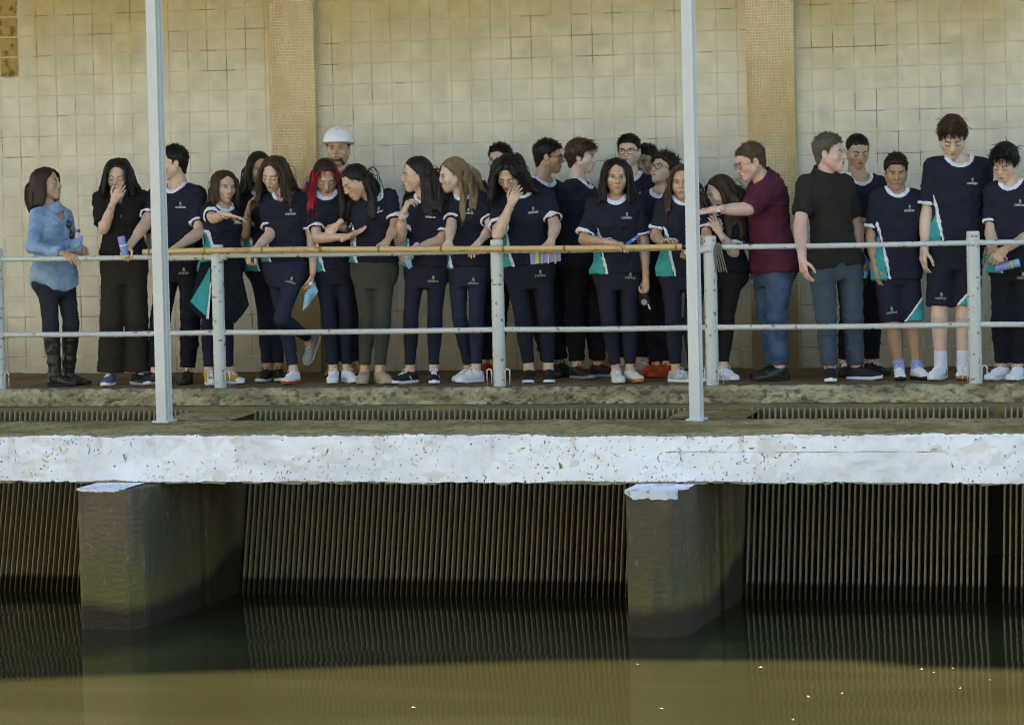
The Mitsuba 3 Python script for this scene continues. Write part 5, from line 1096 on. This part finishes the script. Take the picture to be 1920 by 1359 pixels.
person(id=22, label='man in a maroon shirt and blue jeans, stretching his arm to the left', y0=.42, S=1.01, male=1, hs=1.02, fat=.004, limb=1.05, skin='s_rosy', brow='h_lightbrown', lip='m_lips', head=(1407, 304, -72, 18, 0), by=-52, glasses=('m_frame', .0016), hd=-.02,
       sh=[(1420, 346, .16), (1452, 348, -.12)], el=[(1416, 430, .18), (1404, 392, -.24)], wr=[(1412, 488, .16), (1340, 393, -.30)], hand=[None, ('flat', (1308, 398), (0, -.9, -.3))], hip=[(1436, 512, .10), (1466, 512, -.08)], kn=[(1440, 596, .12), (1456, 592, -.10)], an=[(1452, 694, .18), (1462, 694, -.10)], toe=[-62, -74],
       top=dict(style='shirt', mat='c_maroon', sleeve=.98, sr=(.066, .060), ease=.020, hem=.0, neck=(.066, .07), amp=.013), legs=sh('jeans', mat='c_bluejean'), shoes=[dict(style='dress', upper='m_leather', sole='m_rubber')], hair=('spiky', 'h_lightbrown'), extra=[watch(1, 'm_rubber', 'm_silver', .90)])
person(id=23, label='grey haired man in a black polo shirt, his arm hanging over the rail', y0=.33, S=.99, male=1, hs=1.01, fat=-.012, limb=1.05, skin='s_rosy', brow='h_grey', head=(1556, 288, 64, 0, 0), by=30, glasses=('m_silver', .0013),
       sh=[(1504, 338), (1590, 338)], el=[(1500, 424, -.18), (1606, 430, .12)], wr=[(1504, 484, 'r', -.09), (1612, 478, .10)], hand=[('relax', (1510, 528, 'r', -.10), (.8, 0, -.4)), ('grip', (1624, 506), (.3, 0, -.8))], hip=[(1543, 514), (1596, 514)], kn=[(1549, 598), (1599, 598)], an=[(1556, 696), (1605, 696)], toe=[-6, 62],
       top=dict(style='polo', mat='c_softblack', sleeve=.72, sr=(.060, .068), ease=.014, hem=.045, amp=.010), legs=sh('jeans', mat='c_slate'), shoes=[dict(style='sneaker', upper='m_rubber', sole='m_white', laces='m_rubber', stripe=('m_redshoe', (.0, .02, .04, .06, .08, .10), .3))], hair=('short', 'h_grey'))
person(id=24, label='boy with a buzz cut behind the man in the black polo shirt', y0=.85, S=.97, male=1, skin='s_tan', lip='m_lips_brown', head=(1608, 284, 8, 16, 0), by=6, closed=1, sh=[(1567, 339), (1653, 339)], el=[(1584, 412, -.04), (1664, 414, .02)], wr=[(1622, 416, -.22), (1640, 426, -.16)], hand=[('relax', (1646, 418), (0, -.2, -1)), ('relax', (1616, 428), (0, -.2, -1))], hip=[(1590, 500), (1632, 500)], kn=[(1594, 596), (1634, 596)], an=[(1585, 694), (1634, 692)], toe=[-12, 34],
       top=tee(neck=(.076, .10)), legs=sh('joggers', mat='c_darknavy'), shoes=[dict(style='sneaker', upper='m_leather', sole='m_rubber')], hair=('buzz', 'h_black'))
person(id=25, label='short boy in navy shorts and blue edged socks, arms hanging, looking ahead', y0=.40, S=.89, male=1, hs=.98, skin='s_brown', lip='m_lips_brown', head=(1680, 323, -3, 10, 0), by=0, closed=0, sh=[(1640, 364), (1722, 364)], el=[(1634, 444, 0), (1727, 444, .03)], wr=[(1641, 500, -.05), (1722, 500, .04)], hand=[('relax', (1645, 532), (.9, 0, -.3)), ('relax', (1718, 530), (-.9, 0, -.3))], hip=[(1660, 520), (1702, 520)], kn=[(1673, 606), (1711, 606)], an=[(1686, 692), (1719, 692)], toe=[-6, 22],
       top=tee(hem=-.01, neck=(.074, .09), ease=.018), legs=sh('shorts', mat='c_navy', len=.96, logo=(0, .80), trim=(1,)), shoes=[dict(style='sneaker', upper='m_white', sole='m_rubber')], socks=('c_sockblue', .055), hair=('short', 'h_dark'))
person(id=26, label='tallest boy, in navy shorts and white socks, looking down under a fringe', y0=.42, S=1.04, male=1, hs=1.04, skin='s_fair', head=(1786, 259, -8, 30, 0), by=-3, glasses=('m_offwhite', .0014), closed=1, hd=-.06, sh=[(1743, 306), (1850, 308)], el=[(1738, 404, 0), (1850, 408, .02)], wr=[(1733, 464, -.05), (1846, 468, -.02)], hand=[('relax', (1729, 506), (.9, 0, -.3)), ('relax', (1842, 506), (-.9, 0, -.3))], hip=[(1765, 506), (1818, 506)], kn=[(1761, 592), (1807, 592)], an=[(1764, 692), (1806, 692)], toe=[-28, -8],
       top=tee(hem=.155, neck=(.080, .10), ease=.024, sr=(.060, .070), sleeve=.78), legs=sh('shorts', mat='c_navy', len=.80, w=1.03, waist=.62, logo=(0, .66), trim=(1,)), shoes=[dict(style='chunky', upper='m_white', sole='m_white', stripe=('m_rubber', (-.01,), 1)), dict(style='sneaker', upper='m_white', sole='m_gum')], socks=('c_sock', .10), hair=('fringe', 'h_brown'))
person(id=27, label='boy in long dark trousers looking down at a rolled leaflet, right of the tallest boy', y0=.32, S=.93, male=1, hs=1.0, skin='s_light', head=(1884, 307, -30, 24, 4), by=-16, closed=1, sh=[(1856, 350), (1938, 352)], el=[(1858, 436, -.02), (1944, 432, -.02)], wr=[(1863, 474, -.14), (1884, 468, -.26)], hand=[('grip', (1878, 500), (.1, 0, -1)), ('drape', (1862, 490), (.1, -.2, -1))], hip=[(1880, 510), (1922, 510)], kn=[(1878, 600), (1914, 600)], an=[(1880, 692), (1908, 694)], toe=[-48, -24],
       top=tee(hem=.0), legs=sh('joggers', mat='c_darknavy', logo=(1, .16)), shoes=[dict(style='sneaker', upper='m_white', sole='m_white')], hair=('floppy', 'h_black'))
person(id=28, label='person in dark clothes cut off by the right edge, only a sliver showing', y0=.95, S=.92, male=1, skin='s_tan', head=(1956, 306, -10, 6, 0), by=-4, sh=[(1914, 348), (1994, 348)], hip=[(1936, 500), (1974, 500)], kn=[(1936, 598), (1974, 598)], an=[(1938, 694), (1972, 694)], toe=[-6, 10], top=dict(style='plain', mat='c_black', sleeve=.8), legs=sh('joggers', mat='c_black'), shoes=[dict(style='sneaker', upper='m_leather', sole='m_rubber', laces='m_rubber')], hair=('short', 'h_black'))

hand('relax'); [hand(p) for p in POSES]; [shoe(q) for q in ('sneaker', 'chunky', 'hightop', 'slip', 'clog', 'boot', 'dress')]
ONLY = None
todo = [j for j in JOBS if ONLY is None or j['id'] in ONLY]
with ThreadPoolExecutor(4) as pool: built = list(pool.map(build, todo))
INFO = {}
for j, (out_, info_) in zip(todo, built): finish(j, out_, info_); INFO[j['id']] = info_
# ---- things in hands and on clothes
def on_cloth(i, px, py, off=.006):
    s = INFO[i]['cloth']; D = INFO[i]['D0']; ds = np.arange(D - .6, D + .6, .004); P = np.array([atd(px, py, d) for d in ds]); v = s.at(P); k = np.argmax(v < off)
    return P[k] if (v < off).any() else atd(px, py, D)
def frame(a, b, face=TOCAM):
    d = unit(b - a); n = unit(face - d * (face @ d)); return d, np.cross(n, d), n
def bottle(label, a, b, r=.030, cap='m_cap'):
    """A clear bottle from its foot a to its cap b."""
    t = thing('water_bottle', label, 'bottle'); d, s_, n = frame(a, b); L_ = float(np.linalg.norm(b - a))
    z = np.array([0, .004, .02, .05, .055, .06, .72, .80, .87, .89]) * L_; z[:6] = [0, .002, .012, .03, .034, .038]; rr = np.array([.5, .85, 1, 1, .95, 1, 1, .78, .42, .40]) * r
    ring = np.linspace(0, 2 * np.pi, 19)[:-1]
    v = np.concatenate([a + d * zz + q * (np.cos(ring)[:, None] * s_ + np.sin(ring)[:, None] * n) for zz, q in zip(z, rr)]); f = []
    for i in range(len(z) - 1):
        for j in range(18): k = (j + 1) % 18; f += [(i * 18 + j, i * 18 + k, (i + 1) * 18 + k), (i * 18 + j, (i + 1) * 18 + k, (i + 1) * 18 + j)]
    part(t, 'body', trimesh.Trimesh(v, np.array(f), process=False), 'm_clear', True)
    part(t, 'wrapper', tube([a + d * L_ * .30, a + d * L_ * .55], [r * 1.02] * 2, 18, False), 'm_lightblue', True)
    part(t, 'cap', tube([a + d * L_ * .88, a + d * L_ * .985, a + d * L_], [r * .48, r * .48, r * .40], 14), cap, 30)
    return t
def sheet_quad(t, name, corners, mat, bend=.01, n=8, thick=.0012):
    c = [np.asarray(x, float) for x in corners]; u = np.linspace(0, 1, n + 1); nrm = unit(np.cross(c[1] - c[0], c[3] - c[0])); nrm = nrm if nrm @ TOCAM > 0 else -nrm
    G = np.array([[(1 - a) * (1 - b) * c[0] + a * (1 - b) * c[1] + a * b * c[2] + (1 - a) * b * c[3] + nrm * bend * math.sin(a * np.pi) for b in u] for a in u]).reshape(-1, 3)
    i, j = np.meshgrid(np.arange(n), np.arange(n), indexing='ij'); q = (i * (n + 1) + j).ravel(); f = np.vstack([np.stack([q, q + n + 1, q + n + 2], 1), np.stack([q, q + n + 2, q + 1], 1)])
    m = trimesh.Trimesh(np.vstack([G, G - nrm * thick]), np.vstack([f, f[:, ::-1] + len(G)]), process=False)
    return put(t, m, mat, False) if name is None else part(t, name, m, mat, False)
def roll(label, a, b, r, marks):
    t = thing('rolled_leaflet', label, 'leaflet'); d, s_, n = frame(a, b); th_ = np.linspace(0, 2 * np.pi * 2.2, 44); L_ = np.linalg.norm(b - a)
    rr = np.linspace(r, r * .72, 44); ring = np.cos(th_)[:, None] * s_ + np.sin(th_)[:, None] * n
    v = np.vstack([a + rr[:, None] * ring, b + rr[:, None] * ring]); q = np.arange(43); f = np.vstack([np.stack([q, q + 1, q + 45], 1), np.stack([q, q + 45, q + 44], 1)])
    put(t, trimesh.Trimesh(v, f, process=False), 'm_brochure', True)
    for x, w, mat in marks: part(t, 'printed_band', tube([a + d * L_ * x, a + d * L_ * (x + w)], [r * 1.012] * 2, 22, False), mat, True)
    return t
dP = lambda i, dd=0.0: INFO[i]['D0'] + dd
wd = lambda i, h: depth_of(INFO[i]['frames'][h][0])
if 1 in INFO:
    t = thing('sunglasses', 'dark sunglasses hanging from the front of the blue denim shirt', 'sunglasses')
    for (x, y) in ((129, 421), (134, 441)):
        c = on_cloth(1, x, y, .010); e = trimesh.creation.icosphere(2, 1.0); e.apply_scale((.022, .010, .027)); e.apply_translation(c + TOCAM * .006); part(t, 'lens', e, 'm_blackplastic', True)
    part(t, 'bridge', tube([on_cloth(1, 130, 430, .016), on_cloth(1, 133, 433, .016)], .004, 8), 'm_blackplastic', True)
    part(t, 'temple', tube([on_cloth(1, 125, 414, .012), on_cloth(1, 128, 412, .014), on_cloth(1, 131, 416, .016)], .003, 8), 'm_blackplastic', True)
    d = wd(1, 1)
    bottle('clear bottle with a blue cap, held behind a leaflet by the woman in denim', atd(145, 476, d + .03), atd(147, 430, d + .03), .028)
    t = thing('leaflet', 'blue and green leaflet held by the woman in the denim shirt', 'leaflet')
    sheet_quad(t, None, [atd(133, 472, d - .05), atd(152, 470, d - .06), atd(157, 440, d - .04), atd(133, 453, d - .03)], 'm_brochure')
    sheet_quad(t, 'green_print', [atd(136, 468, d - .066), atd(148, 462, d - .072), atd(153, 450, d - .066), atd(139, 458, d - .06)], 'm_emblem_green', .004, 4)
    for z in (0,):
        t2 = part('person', 'shirt_pocket', trimesh.Trimesh(*(lambda P: (np.vstack([P, P + TOCAM * .004]), [(0, 1, 2), (0, 2, 3), (4, 5, 6), (4, 6, 7)]))(np.array([on_cloth(1, x, y, .009) for x, y in ((84, 418), (108, 414), (110, 421), (85, 427))])), process=False), 'c_denim', False)
if 3 in INFO:
    d = wd(3, 0); roll('blue rolled leaflet held upright over the rail by the boy behind the left post', atd(236, 484, d - .07), atd(227, 443, d - .07), .026, ((.02, .10, 'm_yellow'), (.55, .05, 'm_white')))
if 6 in INFO:
    d = wd(6, 1); bottle('clear bottle held low by the girl with the raised foot', atd(573, 580, d - .05), atd(584, 528, d - .06), .026, 'm_white')
    t = thing('leaflet', 'pale blue leaflet held low with a bottle by the girl with the raised foot', 'leaflet'); sheet_quad(t, None, [atd(567, 584, d - .01), atd(597, 546, d - .01), atd(588, 530, d - .02), atd(571, 552, d - .03)], 'm_lightblue')
if 7 in INFO:
    bottle('clear bottle with a blue cap at the edge of the mosaic pilaster, beside red hair', atd(566, 392, dP(7, -.30)), atd(578, 341, dP(7, -.30)), .030)
if 10 in INFO:
    d = wd(10, 1); t = thing('leaflet', 'folded pale leaflet held below the rail by the girl with the watch', 'leaflet'); sheet_quad(t, None, [atd(757, 488, d - .05), atd(766, 505, d - .05), atd(772, 501, d - .05), atd(770, 480, d - .05)], 'm_lightblue'); sheet_quad(t, 'fold', [atd(764, 484, d - .06), atd(772, 488, d - .06), atd(777, 482, d - .06), atd(772, 474, d - .06)], 'm_greysole')
if 13 in INFO:
    y0 = .05; q = lambda x, y, yy=y0: aty(x, y, yy)
    t = thing('brochure', 'blue brochure with yellow stripes held below the rail by the curly haired girl', 'brochure'); sheet_quad(t, None, [q(995, 496), q(1052, 489), q(1051, 468), q(993, 470)], 'm_brochure', .006)
    for x0, x1, mat in ((1004, 1011, 'm_yellow'), (1027, 1029, 'm_white'), (1015, 1018, 'm_lightblue'), (1040, 1043, 'm_yellow')): sheet_quad(t, 'printed_stripe', [q(x0, 494.5, .036), q(x1, 494, .036), q(x1, 470, .036), q(x0, 470, .036)], mat, .003, 3)
if 16 in INFO:
    d = wd(16, 0) - .03; t = thing('leaflet', 'narrow folded blue leaflet held up by the girl with round glasses', 'leaflet'); sheet_quad(t, None, [atd(1173, 456, d), atd(1177, 460, d), atd(1200, 446, d), atd(1195, 440, d)], 'm_blue', .004); sheet_quad(t, 'printed_stripe', [atd(1184, 450, d - .012), atd(1187, 452, d - .012), atd(1193, 448, d - .012), atd(1190, 446, d - .012)], 'm_yellow', .001, 2)
    d = wd(16, 1) - .05; a, b = atd(1206, 548, d + .12), atd(1208, 566, d - .05); t = thing('black_bottle', 'black drinking bottle with a pale straw, held hanging by the girl with round glasses', 'bottle')
    put(t, tube([a, a + .9 * (b - a), b], [.033, .035, .030], 20), 'm_blackplastic', 30); part(t, 'lid', tube([b, b + .06 * (b - a)], [.020, .018], 16), 'm_greysole', 30); part(t, 'straw', tube([atd(1214, 568, d - .04), atd(1219, 580, d - .05)], .005, 8), 'm_offwhite', True)
if 23 in INFO:
    d = wd(23, 1); bottle('clear bottle with a blue cap held behind the man in the black polo', atd(1614, 535, d - .04), atd(1626, 484, d - .08), .030)
if 27 in INFO:
    d = wd(27, 0) - .05; roll('rolled blue leaflet held in both hands by the rightmost boy', atd(1866, 504, d), atd(1912, 492, d - .02), .027, ((.62, .10, 'm_yellow'), (.80, .18, 'm_lightblue')))
